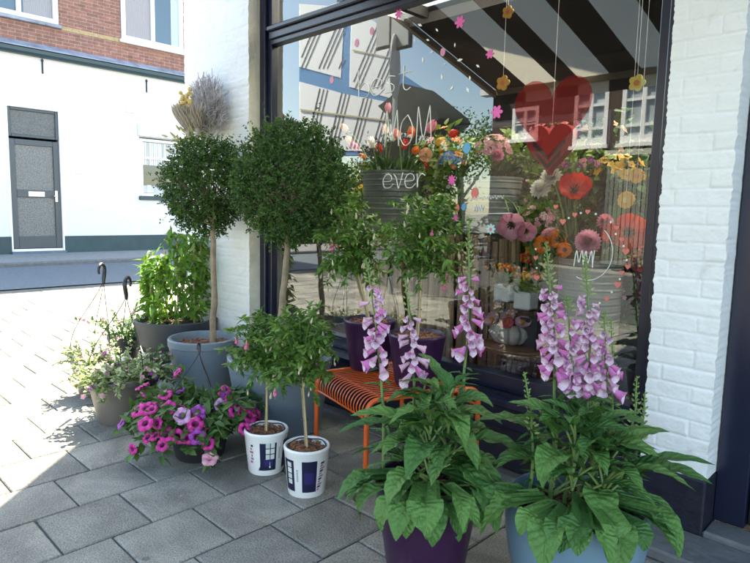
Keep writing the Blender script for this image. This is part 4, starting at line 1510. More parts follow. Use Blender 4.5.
    for i in range(nb):
        P = random.choice(tips)
        p_ = P[random.choice([2, 3, 4, 4])] + rdir() * .012
        me = bud_o if random.random() < bloom else bud_a
        inst('flower_bud', me, T, p_, (random.uniform(-.25, .25), random.uniform(-.25, .25), 1), random.uniform(0, 6), random.uniform(.7, 1.1) * sp)
    return T


FG = 'small fuchsia trees in white printed pots'
fuchsia((-2.13, 1.495, 0), 'fuchsia tree whose white pot shows small icons on a dark blue print', .078, .097, .19, WHITEPOT, (-2.20, 1.55, .535), .165, .17, .9, 78, 34, FG, printed=1)
fuchsia((-1.845, 1.495, 0), 'fuchsia tree whose white pot shows a plain indigo panel, in front of the stool', .076, .094, .20, WHITEPOT, (-1.91, 1.51, .575), .15, .185, .9, 82, 38, FG, printed=2)
FP = 'fuchsia trees in purple pots on the orange stool'
ZST = .40
fuchsia((-1.985, 1.985, ZST + .008), 'fuchsia tree in a tagged purple pot, at the window end of the orange stool', .092, .124, .235, PURPLE, (-2.12, 1.985, .985), .165, .235, 1.0, 84, 46, FP, tagged=True)
fuchsia((-1.655, 1.945, ZST + .008), 'fuchsia tree in a purple pot with a pale cane, nearest the window table', .092, .124, .225, PURPLE, (-1.675, 1.985, 1.04), .185, .235, 1.0, 96, 54, FP)

# ---------------------------------------------------------------- orange wire stool
ORANGE = mat('orange powder coat', (.68, .10, .012), rough=.35, coat=.3)
st = empty('wire_stool', (-1.80, 1.94, 0), 'low orange wire stool carrying two purple pots', 'stool')
Lq, Fq_, Rq, Bq = Vector((-2.085, 1.745, ZST)), Vector((-1.640, 1.632, ZST)), Vector((-1.450, 2.125, ZST)), Vector((-1.965, 2.205, ZST))
for a, c in ((Lq, Bq), (Fq_, Rq)):
    d = (c - a).normalized()
    rad = .05
    for (e, sgn) in ((a, 1), (c, -1)):
        b = MB()
        P = [Vector((e.x, e.y, 0)), Vector((e.x, e.y, ZST - rad))]
        for i in range(1, 7):
            t_ = i / 6 * PI / 2
            P.append(Vector((e.x, e.y, ZST - rad)) + d * sgn * rad * (1 - math.cos(t_)) + Vector((0, 0, rad * math.sin(t_))))
        P.append(a.lerp(c, .5))
        b.tube(P, .0105, 10)
        b.lathe([(.013, 0), (.013, .012), (.0105, .014)], 10, c=(e.x, e.y, .0))
        b.build('leg', ORANGE, st, world=True)
b = MB()
nw = 19
for i in range(nw):
    u = (i + .5) / nw
    a, c = Lq.lerp(Fq_, u), Bq.lerp(Rq, u)
    d = (c - a).normalized()
    P = []
    for e, sgn in ((a, 1), (c, -1)):
        Q = [Vector((e.x, e.y, ZST - .075)) + d * sgn * .004]
        for k in range(0, 8):
            t_ = k / 7 * PI / 2
            Q.append(Vector((e.x, e.y, ZST - .055)) + d * sgn * (.055 * (1 - math.cos(t_))) + Vector((0, 0, .058 * math.sin(t_))))
        P += Q if sgn == 1 else Q[::-1]
    b.tube(P, .0028, 6)
for e0, e1 in ((Lq, Fq_), (Bq, Rq)):
    b.tube([Vector((e0.x, e0.y, ZST - .078)), Vector((e1.x, e1.y, ZST - .078))], .0042, 6)
for q in (.16, .5, .84):
    a, c = Lq.lerp(Bq, q), Fq_.lerp(Rq, q)
    b.tube([a + Vector((0, 0, -.004)), c + Vector((0, 0, -.004))], .004, 6)
b.build('seat', ORANGE, st, world=True)


# ---------------------------------------------------------------- foxgloves
def bigleaf(mb, base, az, L, W, el, droop, pet, rnd, m=0, twist=0., seed=0, wall=None):
    rs = random.Random(seed)
    nu, nv = 15, 9
    p = Vector(base)
    hd = Vector((math.cos(az), math.sin(az), 0))
    # petiole
    e = el
    P = [p.copy()]
    for i in range(5):
        p = p + (hd * math.cos(e) + Vector((0, 0, math.sin(e)))) * pet / 5
        e -= droop * .07
        P.append(p.copy())
    mb.tube(P, [.005, .0045, .004, .004, .0035, .003], 5, rnd=.9, m=1, cap=False)
    V, uv = [], []
    ph = rs.uniform(0, 6)
    curl = rs.uniform(.1, .45)
    bend = rs.uniform(-.5, .5)
    for i in range(nu + 1):
        u = i / nu
        t_ = (hd * math.cos(e) + Vector((0, 0, math.sin(e))))
        if wall is not None and u > .15 and p.z < wall[-1][1] + .035:
            rw = float(np.interp(p.z, [w_[1] for w_ in wall], [w_[0] for w_ in wall])) + .016
            rq = math.hypot(p.x, p.y)
            if .04 < rq < rw:
                p = Vector((p.x * rw / rq, p.y * rw / rq, p.z))
        sd = Vector((-math.sin(az + bend * u), math.cos(az + bend * u), 0))
        tw = twist * u
        nn_ = t_.cross(sd) * -1
        if nn_.z < 0 and e > -PI / 2 - 0.2:
            nn_ = -nn_
        s2 = sd * math.cos(tw) + nn_ * math.sin(tw)
        n2 = nn_ * math.cos(tw) - sd * math.sin(tw)
        wv = (math.sin(PI * min(1, u ** .72)) ** .85) * (1 - .12 * u) + .02 * (1 - u)
        for j in range(nv):
            s_ = -1 + 2 * j / (nv - 1)
            edge = abs(s_)
            ruf = .06 * edge ** 2 * math.sin(u * 21 + ph + s_ * 2) + .03 * math.sin(u * 47 + ph * 2 + s_ * 3) * edge + .05 * noise.noise(Vector((u * 7, s_ * 3, seed)))
            q = p + s2 * (s_ * W / 2 * wv) + n2 * (W * wv * (.26 * edge ** 1.2 * (1 - .3 * u) - curl * .18 * edge ** 3 + ruf) )
            if wall is not None and q.z < wall[-1][1] + .004:
                rw = np.interp(q.z, [w_[1] for w_ in wall], [w_[0] for w_ in wall]) + .005 + .004 * rs.random()
                rq = math.hypot(q.x, q.y)
                if rq < rw and (u > .45 or rq > rw * .8):
                    q = Vector((q.x * rw / max(rq, .03), q.y * rw / max(rq, .03), q.z))
            V.append(q); uv.append((u, s_))
        hd = Vector((math.cos(az + bend * u), math.sin(az + bend * u), 0))
        p = p + t_ * L / nu
        e -= droop / nu * (1.35 - .7 * u)
    F = np.array([(i * nv + j, i * nv + j + 1, (i + 1) * nv + j + 1, (i + 1) * nv + j) for i in range(nu) for j in range(nv - 1)])
    mb.add(V, F, rnd, m, uv)


def bell_mesh(name, m_out, m_in):
    b = MB()
    n = 16
    prof = [(.0025, 0), (.0065, .004), (.0082, .012), (.0082, .018), (.0105, .027), (.0128, .037), (.0138, .044), (.0185, .0495), (.0195, .051)]

    def ring(off, flip, m):
        V = []
        for i, (r, z) in enumerate(prof):
            f = i / (len(prof) - 1)
            for j in range(n):
                t_ = 2 * PI * j / n
                lob = 1 + (.10 * math.cos(t_ * 5) if i > 6 else 0)
                lipz = .010 * max(0, math.cos(t_)) * (f ** 6)      # longer lower lip
                rr = (r - off) * lob
                V.append((rr * math.cos(t_), rr * math.sin(t_) * .93, z + lipz - (off * .3)))
        Fr = np.array([(i * n + j, i * n + (j + 1) % n, (i + 1) * n + (j + 1) % n, (i + 1) * n + j) for i in range(len(prof) - 1) for j in range(n)])
        if flip:
            Fr = Fr[:, ::-1]
        b.add(V, Fr, np.repeat(np.linspace(0, 1, len(prof) - 1), n), m)
    ring(0, False, 0)
    ring(.0009, True, 1)
    for k in range(5):
        a = 2 * PI * k / 5
        b.leaves([(0, 0, -.001)], [(math.cos(a), math.sin(a), .7)], [(-math.cos(a), -math.sin(a), 1)], .014, .006, .5, m=2)
    return b.mesh(name, [m_out, m_in, STEMG])


FOXP = mat('foxglove pink', (.82, .38, .68), (.70, .17, .52), rough=.5, transl=.3)
FOXP2 = mat('foxglove pale pink', (.80, .60, .72), (.74, .40, .58), rough=.5, transl=.3)
# throat: pale with dark maroon spots
FOXI = mat('foxglove throat', (.82, .62, .74), (.84, .70, .80), rough=.5, transl=.25)
t = FOXI.node_tree; N, Lk = t.nodes, t.links
_vo = N.new("ShaderNodeTexVoronoi"); _vo.inputs['Scale'].default_value = 330
_tc = N.new("ShaderNodeTexCoord"); Lk.new(_tc.outputs['Object'], _vo.inputs['Vector'])
_cr = N.new("ShaderNodeMapRange"); _cr.inputs[1].default_value = .16; _cr.inputs[2].default_value = .26
Lk.new(_vo.outputs['Distance'], _cr.inputs[0])
_mx = N.new("ShaderNodeMix"); _mx.data_type = 'RGBA'; _mx.inputs[6].default_value = (.16, .01, .07, 1)
_m0 = [q for q in N if q.bl_idname == 'ShaderNodeMix' and q != _mx][0]
Lk.new(_cr.outputs[0], _mx.inputs[0]); Lk.new(_m0.outputs[2], _mx.inputs[7]); Lk.new(_mx.outputs[2], N["Principled BSDF"].inputs['Base Color'])
bell_p = bell_mesh('foxglove_bell', FOXP, FOXI)
bell_w = bell_mesh('pale_foxglove_bell', FOXP2, FOXI)
FOXB = mat('foxglove bud', (.16, .30, .06), (.42, .46, .22), rough=.5, transl=.2)


def spike(T, base, top, z_lo, z_hi, nbell, pale=.2, seed=0, face=None, bells=True, bud=34, budtop=None, sc0=1.):
    """flower spike in the thing's local coordinates; bells between z_lo and z_hi, buds above"""
    rs = random.Random(seed)
    base, top = Vector(base), Vector(top)
    b = MB()
    k = 14
    P = [base.lerp(top, i / k) + Vector((.02 * math.sin(PI * i / k) * rs.uniform(.6, 1), .012 * math.sin(PI * i / k), 0)) for i in range(k + 1)]
    b.tube(P, [.0068 * (1 - .72 * i / k) for i in range(k + 1)], 7, rnd=.4)

    def at(z):
        u = (z - base.z) / (top.z - base.z) * k
        i = max(0, min(k - 1, int(u)))
        return P[i].lerp(P[i + 1], u - i)
    # buds above the open bells
    zb = z_hi
    for i in range(bud):
        u = i / bud
        z = zb + (top.z - zb) * u
        a = i * 2.4
        r = .011 * (1 - .7 * u)
        c_ = at(z) + Vector((math.cos(a), math.sin(a), 0)) * r
        d = Vector((math.cos(a), math.sin(a), .3 + u * 1.6)).normalized()
        L = .016 * (1 - .6 * u)
        b.tube([c_, c_ + d * L * .5, c_ + d * L], [.0028 * (1 - .5 * u), .0044 * (1 - .55 * u), .001], 6, rnd=max(0, .8 - u), m=1)
        b.leaves([at(z)], [(math.cos(a + .5), math.sin(a + .5), .5)], [(0, 0, 1)], .02 * (1 - .5 * u), .006, .5, m=1)
    # bracts below
    for i in range(16):
        z = base.z + (z_lo - base.z) * (.25 + .75 * i / 16)
        a = i * 2.4
        b.leaves([at(z)], [(math.cos(a), math.sin(a), .5)], [(0, 0, 1)], rs.uniform(.035, .075), rs.uniform(.012, .022), rs.random() * .6, m=2, droop=.5)
    s_ = b.build('flower_spike', [STEMG, FOXB, FOXL], T)
    if bells:
        fa = face if face is not None else 0
        for i in range(nbell):
            u = (i + .5) / nbell
            z = z_lo + (z_hi - z_lo) * u
            a = fa + rs.choice([-1, 1]) * abs(rs.gauss(0, 1.0)) * 1.0
            hd = Vector((math.cos(a), math.sin(a), 0))
            el = -.5 + .25 * u + rs.uniform(-.22, .22)
            d = hd * math.cos(el) + Vector((0, 0, math.sin(el)))
            p_ = at(z) + hd * .010
            me = bell_w if rs.random() < pale + .35 * (u > .75) else bell_p
            q = Vector(d).to_track_quat('Z', 'Y').to_matrix().to_4x4()
            # turn so that the longer lip hangs down
            xl = q.to_3x3() @ Vector((1, 0, 0)); yl = q.to_3x3() @ Vector((0, 1, 0))
            roll = math.atan2(-yl.z, -xl.z)
            inst('flower', me, s_, p_, d, roll, (.90 - .44 * u) * rs.uniform(.8, 1.12) * sc0)
    return s_


def px_dir(T_loc, px, py):
    """local point at the plant's own distance that the photo shows at this pixel"""
    lo = Vector(T_loc)
    dep = float((CAM @ np.array(lo - Vector((0, 0, H))))[2])
    r = ray(px, py)
    r = r / float((CAM @ r)[2])
    return Vector(r * dep) + Vector((0, 0, H)) - lo


# purple pot
FL1 = (-1.135, 1.405, 0)
fx1 = empty('potted_foxglove', FL1, 'pink foxglove with broad drooping leaves in a tall aubergine pot', 'potted plant', 'foxgloves in big pots')
b = MB(); b.lathe(pot_profile(.118, .166, .325, lip=.004, wall=.007, rim=.02, inner=.05), 56); b.build('pot', PURPLE, fx1)
b = MB(); soil(b, .15, .27, 120, .012, 9); b.build('soil', SOIL, fx1)
cam1 = math.atan2(-FL1[1], -FL1[0])
lv = MB()
sd0 = 0
crowns1 = [Vector((-.045, .02, .27)), Vector((.02, -.02, .27)), Vector((.05, .03, .27)), Vector((-.01, .06, .27))]
lf1 = [  # azimuth relative to the viewer, length, width, elevation, droop, petiole, height above soil
    (0.05, .155, .105, .55, 2.3, .12, .00), (-.55, .19, .085, .60, 1.9, .10, .06), (.62, .175, .095, .50, 2.0, .12, .02), (-1.15, .20, .085, .65, 1.5, .10, .10), (1.2, .21, .085, .6, 1.7, .10, .06),
    (-1.55, .22, .075, .75, 1.5, .10, .16), (1.55, .20, .080, .8, 1.8, .08, .14), (-.95, .165, .075, .35, 1.4, .10, .02), (.95, .15, .080, .45, 1.9, .10, .0), (-.25, .17, .085, .95, 2.1, .07, .16),
    (.35, .18, .085, 1.0, 2.2, .07, .18), (-1.95, .20, .075, .8, 1.5, .08, .10), (1.95, .19, .08, .7, 1.5, .09, .12), (-2.5, .19, .08, .8, 1.5, .09, .1), (2.5, .19, .08, .8, 1.5, .09, .1), (3.1, .18, .08, .9, 1.4, .09, .12),
    (-.7, .15, .06, 1.15, 1.9, .06, .24), (.75, .15, .06, 1.2, 2.0, .05, .26), (-1.4, .17, .06, 1.1, 1.7, .05, .28), (1.3, .16, .06, 1.1, 1.7, .06, .22), (0.15, .13, .055, 1.25, 2.0, .05, .30), (2.2, .14, .05, 1.2, 1.6, .05, .3), (-2.3, .14, .05, 1.2, 1.6, .05, .3),
    (-1.75, .17, .07, .5, 1.3, .10, .03), (1.72, .17, .07, .5, 1.4, .10, .02), (-.38, .15, .07, .45, 1.9, .1, .0),
]
lf1 = lf1 + [(a + random.uniform(-.5, .5), L * random.uniform(.8, 1.05), W_ * .95, el + random.uniform(-.1, .35), dr_, pe * .8, hz + random.uniform(.0, .09)) for (a, L, W_, el, dr_, pe, hz) in lf1[1:26] + lf1[3:26]]
for i, (a, L, W_, el, dr_, pe, hz) in enumerate(lf1):
    c_ = crowns1[i % 4] + Vector((0, 0, hz * .8))
    bigleaf(lv, c_, cam1 + a + random.uniform(-.12, .12), L * random.uniform(.74, 1.12), W_ * random.uniform(.78, 1.12), el + .25, dr_ * .76, pe, random.random(), twist=random.uniform(-.5, .5), seed=i, wall=[(.118, 0), (.168, .325)])
for i, a in enumerate((-1.0, -.6, -.25, .1, .4, .8, 1.1, -1.35)):
    bigleaf(lv, (.07 * math.cos(cam1 + a), .07 * math.sin(cam1 + a), .28), cam1 + a, random.uniform(.11, .145), random.uniform(.065, .085), .9, 2.0, .07, random.random(), twist=random.uniform(-.4, .4), seed=300 + i, wall=[(.118, 0), (.168, .325)])
bigleaf(lv, (-.02, -.03, .27), cam1 - .30, .085, .055, .5, 2.2, .11, .4, m=2, seed=77, wall=[(.118, 0), (.168, .325)])
bigleaf(lv, (.04, .04, .40), cam1 + 1.0, .08, .05, .7, 1.6, .07, .4, m=2, seed=78)
lv.build('foliage', [FOXL, STEMG, FOXY], fx1)
for (bx, by), (tx, ty), (ylo, yhi), nb, pale, bud in (((384, 455), (366, 258), (364, 284), 32, .25, 20), ((412, 450), (405, 278), (374, 314), 24, .55, 16), ((452, 440), (469, 222), (350, 276), 32, .15, 30)):
    b0 = px_dir(FL1, bx, by); b0.z = .27
    t0 = px_dir(FL1, tx, ty)
    zl, zh = px_dir(FL1, tx, ylo).z, px_dir(FL1, tx, yhi).z
    spike(fx1, b0, t0, zl, zh, nb, pale, seed=bx, face=cam1, bud=bud)

# blue bowl
FL2 = (-.742, 1.605, 0)
fx2 = empty('potted_foxglove', FL2, 'pink foxglove crowded with spikes in a round dusty blue bowl beside the narrow pier', 'potted plant', 'foxgloves in big pots')
b = MB()
prof = [(.10, 0), (.115, .006), (.15, .06), (.182, .14), (.198, .23), (.2, .29), (.197, .326), (.194, .332), (.187, .332), (.184, .325), (.183, .285), (.0005, .285)]
b.lathe(prof, 64); b.build('bowl', BLUEBOWL, fx2)
b = MB(); soil(b, .178, .285, 140, .012, 10); b.build('soil', SOIL, fx2)
cam2 = math.atan2(-FL2[1], -FL2[0])
lv = MB()
crowns2 = [Vector((-.07, .0, .285)), Vector((0, -.03, .285)), Vector((.07, .02, .285)), Vector((.02, .05, .285)), Vector((-.05, .06, .285))]
lf2 = [
    (-.75, .17, .085, .55, 2.3, .11, .0), (-.35, .155, .10, .5, 2.3, .11, .0), (.22, .155, .105, .5, 2.4, .13, .0), (.75, .15, .075, .5, 2.2, .12, .0), (-1.25, .20, .08, .6, 1.7, .1, .08), (-1.6, .23, .075, .85, 1.6, .1, .16),
    (1.15, .22, .06, .7, 1.6, .12, .05), (1.5, .23, .055, .85, 1.6, .1, .10), (1.85, .21, .055, .95, 1.6, .1, .14), (1.35, .2, .06, .45, 1.5, .12, .02), (-.1, .17, .08, .9, 2.1, .09, .10), (-.55, .18, .085, 1.0, 2.2, .08, .14),
    (.5, .17, .075, .9, 2.0, .09, .12), (.95, .18, .065, 1.05, 1.9, .08, .16), (-2.0, .19, .07, .9, 1.5, .09, .14), (-1.0, .17, .07, 1.15, 1.9, .06, .22), (2.4, .18, .06, .9, 1.4, .1, .1), (-2.6, .18, .06, .9, 1.4, .1, .12), (3.0, .18, .06, .9, 1.4, .1, .12),
    (.1, .15, .06, 1.2, 2.0, .06, .2), (-1.4, .16, .055, 1.2, 1.8, .05, .26), (1.2, .16, .05, 1.2, 1.8, .05, .24), (.7, .14, .05, 1.25, 1.8, .05, .28), (-.3, .14, .05, 1.25, 1.9, .05, .28), (-1.8, .16, .07, .55, 1.5, .1, .03), (1.7, .2, .05, .6, 1.4, .1, .05),
]
lf2 = lf2 + [(a + random.uniform(-.5, .5), L * random.uniform(.8, 1.05), W_ * .95, el + random.uniform(-.1, .35), dr_, pe * .8, hz + random.uniform(.0, .09)) for (a, L, W_, el, dr_, pe, hz) in lf2[:26] + lf2[4:26]]
for i, (a, L, W_, el, dr_, pe, hz) in enumerate(lf2):
    c_ = crowns2[i % 5] + Vector((0, 0, hz * .8))
    bigleaf(lv, c_, cam2 + a + random.uniform(-.12, .12), L * random.uniform(.74, 1.08), W_ * random.uniform(.78, 1.1), el + .25, dr_ * .66, pe, random.random() * .8, twist=random.uniform(-.5, .5), seed=100 + i, wall=[(.115, .006), (.15, .06), (.182, .14), (.198, .23), (.202, .29), (.199, .332)])
for i, a in enumerate((-1.0, -.55, -.2, .3, .75, 1.15, .05)):
    rr_ = .06 if i < 10 else .02
    bigleaf(lv, (rr_ * math.cos(cam2 + a), rr_ * math.sin(cam2 + a), .295), cam2 + a, random.uniform(.08, .11), random.uniform(.055, .072), 1.15, 1.9, .07, random.random(), twist=random.uniform(-.4, .4), seed=400 + i,
            wall=[(.115, .006), (.15, .06), (.182, .14), (.198, .23), (.202, .29), (.199, .332)])
bigleaf(lv, (-.03, -.05, .285), cam2 - .1, .07, .05, .4, 2.0, .12, .4, m=2, seed=177, wall=[(.115, .006), (.15, .06), (.182, .14), (.198, .23), (.202, .29), (.199, .332)])
lv.build('foliage', [FOXL, STEMG, FOXY], fx2)
for (bx, by), (tx, ty), (ylo, yhi), nb, pale, bud in (((552, 470), (546, 242), (374, 286), 44, .15, 30), ((566, 470), (567, 296), (390, 310), 30, .3, 14), ((580, 465), (585, 256), (384, 294), 42, .3, 28),
                                                      ((594, 465), (604, 312), (388, 330), 20, .4, 14)):
    b0 = px_dir(FL2, bx, by); b0.z = .285
    t0 = px_dir(FL2, tx, ty)
    zl, zh = px_dir(FL2, tx, ylo).z, px_dir(FL2, tx, yhi).z
    spike(fx2, b0, t0, zl, zh, nb, pale, seed=bx, face=cam2, bud=bud)
for (bx, by), (tx, ty) in (((600, 465), (611, 318)), ((612, 470), (637, 376)), ((618, 470), (645, 392)), ((530, 460), (524, 372))):
    b0 = px_dir(FL2, bx, by); b0.z = .285
    t0 = px_dir(FL2, tx, ty)
    spike(fx2, b0, t0, b0.z + (t0.z - b0.z) * .55, b0.z + (t0.z - b0.z) * .55, 0, 0, seed=bx, bells=False, bud=30)

# ---------------------------------------------------------------- dried bouquet on the corner pier
DL = (-3.80, 2.235, 1.64)
db = empty('dried_bouquet', DL, 'fan of pale lilac grey twigs with dried proteas hung on the white corner pier', 'dried flowers')
b = MB()


def branch(p, d, L, r, lev):
    k = 4
    P = [p.copy()]
    for i in range(k):
        d = (d + rdir() * .16 + Vector((0, -.01, .05))).normalized()
        p = p + d * L / k
        p.y = min(p.y, -.004)
        P.append(p.copy())
    b.tube(P, [r * (1 - .5 * i / k) for i in range(k + 1)], 4, rnd=random.random(), cap=False)
    if lev > 0:
        for i in range(3 if lev > 1 else 3):
            q = P[random.choice([1, 2, 3, 4])]
            branch(q, (d + rdir() * .85).normalized(), L * random.uniform(.35, .6), r * .55, lev - 1)


for i in range(330):
    d = rdir(-.25, 1)
    tip = Vector((.01 + d.x * .245, -.03 - abs(d.y) * .16, .14 + d.z * .31)) * random.uniform(.72, 1.03)
    b0 = Vector((random.uniform(-.05, .05), -.05, random.uniform(-.04, .12)))
    P = [b0.lerp(tip, u) + rdir() * .012 * (u > 0) for u in (0, .35, .6, .8, 1)]
    r0 = random.uniform(.0028, .0042)
    g_ = random.random()
    b.tube(P, [r0, r0, r0 * .9, r0 * .8, r0 * .5], 4, rnd=g_, cap=False)
    for k in range(4):
        q = P[random.choice([2, 3, 3])]
        e = q + ((tip - b0).normalized() + rdir() * .8).normalized() * random.uniform(.03, .06)
        e.y = min(e.y, -.004)
        b.tube([q, q.lerp(e, .5) + rdir() * .004, e], [r0 * .75, r0 * .65, r0 * .4], 4, rnd=g_, cap=False)
b.build('twigs', mat('lilac grey twigs', (.62, .59, .60), (.42, .39, .41), rough=.8), db)
PROT = mat('dried protea', (.46, .40, .35), (.34, .31, .30), rough=.8)
for (x, y, z, L, tilt) in ((-.115, -.17, .03, .20, -.25), (-.03, -.2, .0, .21, .05), (.08, -.2, .01, .19, .5), (-.19, -.12, .08, .17, -.5)):
    b = MB()
    ax = Vector((math.sin(tilt), -.25, math.cos(tilt))).normalized()
    n_ = 70
    ps, ds, ns_ = [], [], []
    o1 = ax.orthogonal().normalized(); o2 = ax.cross(o1)
    for i in range(n_):
        u = i / n_
        a = i * 2.4
        rad_ = .030 * math.sin(PI * (.12 + .6 * u)) + .004
        o = o1 * math.cos(a) + o2 * math.sin(a)
        ps.append(ax * L * .62 * u + o * rad_); ds.append(ax + o * .28); ns_.append(o)
    b.leaves(ps, ds, ns_, L * .38, .017, rng.random(n_), droop=-.05)
    b.tube([(0, 0, -.06), ax * L * .2, ax * L * .8], [.006, .02, .004], 6, rnd=.8)
    o = b.build('protea', PROT, db)
    o.location = (x + .05, y, z + .01)
b = MB()
for i in range(46):
    p_ = Vector((random.gauss(.015, .035), -.2 - random.random() * .05, random.gauss(.19, .035)))
    b.ball(p_, random.uniform(.008, .016), 6, 4, rnd=random.random())
    if i % 4 == 0:
        b.tube([p_, (0, -.1, -.02)], .002, 4, rnd=.9)
b.build('yellow_heads', mat('dried yellow billy heads', (.62, .42, .10), (.7, .55, .28), rough=.9, bump=.6, bscale=200), db)
b = MB()
n_ = 60
b.leaves([(random.gauss(.0, .1), -.15 - random.random() * .08, random.gauss(-.04, .03)) for _ in range(n_)], rng.normal(size=(n_, 3)) + [0, -.4, .6], rng.normal(size=(n_, 3)), .06, .02, rng.random(n_))
b.build('dry_leaves', mat('dry olive leaves', (.30, .33, .12), (.5, .45, .3), rough=.8), db)

# ================================================================== inside the shop window
ZINC = mat('grey ridged bucket', (.30, .33, .31), (.22, .25, .24), rough=.6, nscale=7, namt=.3, bump=.3, bscale=30)


def ridged(name, label, cat, px, Y, py_top, py_bot, d_px, taper=.86, group=None, lip=True, z_bot=None):
    c = aty(px, (py_top + py_bot) / 2, Y)
    dep = float((CAM @ np.array(c - Vector((0, 0, H))))[2])
    rt = d_px / F_PX * dep / 2
    zt, zb = aty(px, py_top, Y).z, aty(px, py_bot, Y).z if z_bot is None else z_bot
    T = empty(name, (c.x, Y, zb), label, cat, group)
    h = zt - zb
    b = MB()
    prof = [(rt * taper * .95, 0), (rt * taper, .008)]
    nr = int(h / .016)
    for i in range(nr * 2):
        u = i / (nr * 2)
        prof.append((rt * (taper + (1 - taper) * u) - (.003 if i % 2 else 0) + .0015 * math.sin(i * 1.7), .01 + (h - .02) * u))
    prof += [(rt + .003, h - .008), (rt + .003, h), (rt - .008, h), (rt - .014, h - .12), (.0005, h - .12)]
    b.lathe(prof, 40)
    b.build('bucket', ZINC, T)
    return T, Vector((c.x, Y, zt)), rt


BG = 'ridged grey buckets in the window'
bk1, top1, r1 = ridged('ridged_bucket', 'ridged grey bucket of tulips behind the word on the glass', 'bucket', 393, 2.78, 172, 231, 63, group=BG)
bk2, top2, r2 = ridged('ridged_bucket', 'ridged grey bucket under the pink azalea, on the second stick pedestal', 'bucket', 490, 2.80, 178, 233, 62, group=BG)
bk3, top3, r3 = ridged('ridged_vase', 'tall ridged grey vase of poppies and peonies near the right window jamb', 'vase', 587, 2.70, 258, 400, 62, taper=.93, group=BG, z_bot=.332)


def pedestal(bk, r, label):
    x, y, z = bk.location
    T = empty('stick_pedestal', (x, y, .332), label, 'pedestal', 'stick clad pedestals')
    h = z - .332
    b = MB(); b.lathe([(r * .82, 0), (r * .82, h - .004)], 24); b.build('core', mat('dark core wood', (.04, .03, .025)) if 'dark core wood' not in bpy.data.materials else bpy.data.materials['dark core wood'], T)
    b = MB()
    n = 34
    for i in range(n):
        a = 2 * PI * i / n + random.uniform(-.05, .05)
        rr = r * random.uniform(.9, 1.04)
        rad = random.uniform(.011, .021)
        p = Vector((rr * math.cos(a), rr * math.sin(a), 0))
        q = Vector((rr * math.cos(a + random.uniform(-.08, .08)), rr * math.sin(a + random.uniform(-.08, .08)), h + random.uniform(-.05, -.004)))
        b.tube([p, p.lerp(q, .4) + rdir() * .006, p.lerp(q, .7) + rdir() * .006, q], [rad, rad * .96, rad * .9, rad * .85], 7, rnd=random.random() * (1 if random.random() < .8 else .2))
    b.build('stick_cladding', STICK, T)


pedestal(bk1, r1, 'pedestal clad in upright peeled sticks under the bucket of tulips')
pedestal(bk2, r2, 'pedestal clad in upright peeled sticks beside the round window table')


def tulip_mesh(name, m1, m2, op=.35):
    b = MB()
    for k in range(6):
        a = k * PI / 3
        rr = .016 if k % 2 else .019
        V, F = [], []
        nu, nv = 7, 5
        for i in range(nu + 1):
            u = i / nu
            rad = rr * (math.sin(PI * min(1, .15 + u * (.62 + .2 * op))) * 1.1)
            z = .055 * u
            wd = 1.0 * (math.sin(PI * (.12 + .84 * u)) ** .6)
            for j in range(nv):
                s_ = -1 + 2 * j / (nv - 1)
                t_ = a + s_ * .62 * wd
                V.append((rad * math.cos(t_), rad * math.sin(t_), z - .006 * s_ * s_))
        for i in range(nu):
            for j in range(nv - 1):
                F.append((i * nv + j, i * nv + j + 1, (i + 1) * nv + j + 1, (i + 1) * nv + j))
        b.add(V, np.array(F), k / 6)
    return b.mesh(name, [m1])


def poppy_mesh(name, m1, m2, n=5, r=.05, cup=.7, crinkle=.006):
    b = MB()
    for k in range(n):
        a = 2 * PI * k / n
        nu, nv = 8, 9
        V, F = [], []
        for i in range(nu + 1):
            u = i / nu
            for j in range(nv):
                s_ = -1 + 2 * j / (nv - 1)
                t_ = a + s_ * (PI / n) * 1.25 * (1 - .15 * u)
                rad = r * (.12 + .88 * math.sin(u * PI / 2 * (1.0 + .0 * s_))) * (1 - .10 * s_ * s_ * u)
                z = r * cup * u * u + crinkle * math.sin(9 * s_ + k * 2) * u + crinkle * .7 * math.sin(17 * s_ + 5 * u + k) * u * u + .003 * (k % 2)
                V.append((rad * math.cos(t_), rad * math.sin(t_), z))
        for i in range(nu):
            for j in range(nv - 1):
                F.append((i * nv + j, i * nv + j + 1, (i + 1) * nv + j + 1, (i + 1) * nv + j))
        b.add(V, np.array(F), (k * .37) % 1)
    b.ball((0, 0, .008), r * .17, 8, 5, m=1)
    for k in range(26):
        a = k * 2.4
        b.tube([(0, 0, .004), (r * .3 * math.cos(a), r * .3 * math.sin(a), .014 + .006 * (k % 3))], .0012, 3, m=1)
    return b.mesh(name, [m1, m2])


def peony_mesh(name, m1, r=.05):
    b = MB()
    n = 110
    for i in range(n):
        u = i / n
        a = i * 2.4
        el = 1.5 - 2.1 * u
        d = np.array([[math.cos(a) * math.cos(el), math.sin(a) * math.cos(el), math.sin(el)]])
        b.leaves([(0, 0, .005)], d, [(-math.cos(a) * math.sin(el), -math.sin(a) * math.sin(el), math.cos(el))], r * (.85 + .15 * u), r * .62, random.random(), droop=-.30 + .1 * u, fold=.5)
    return b.mesh(name, [m1])


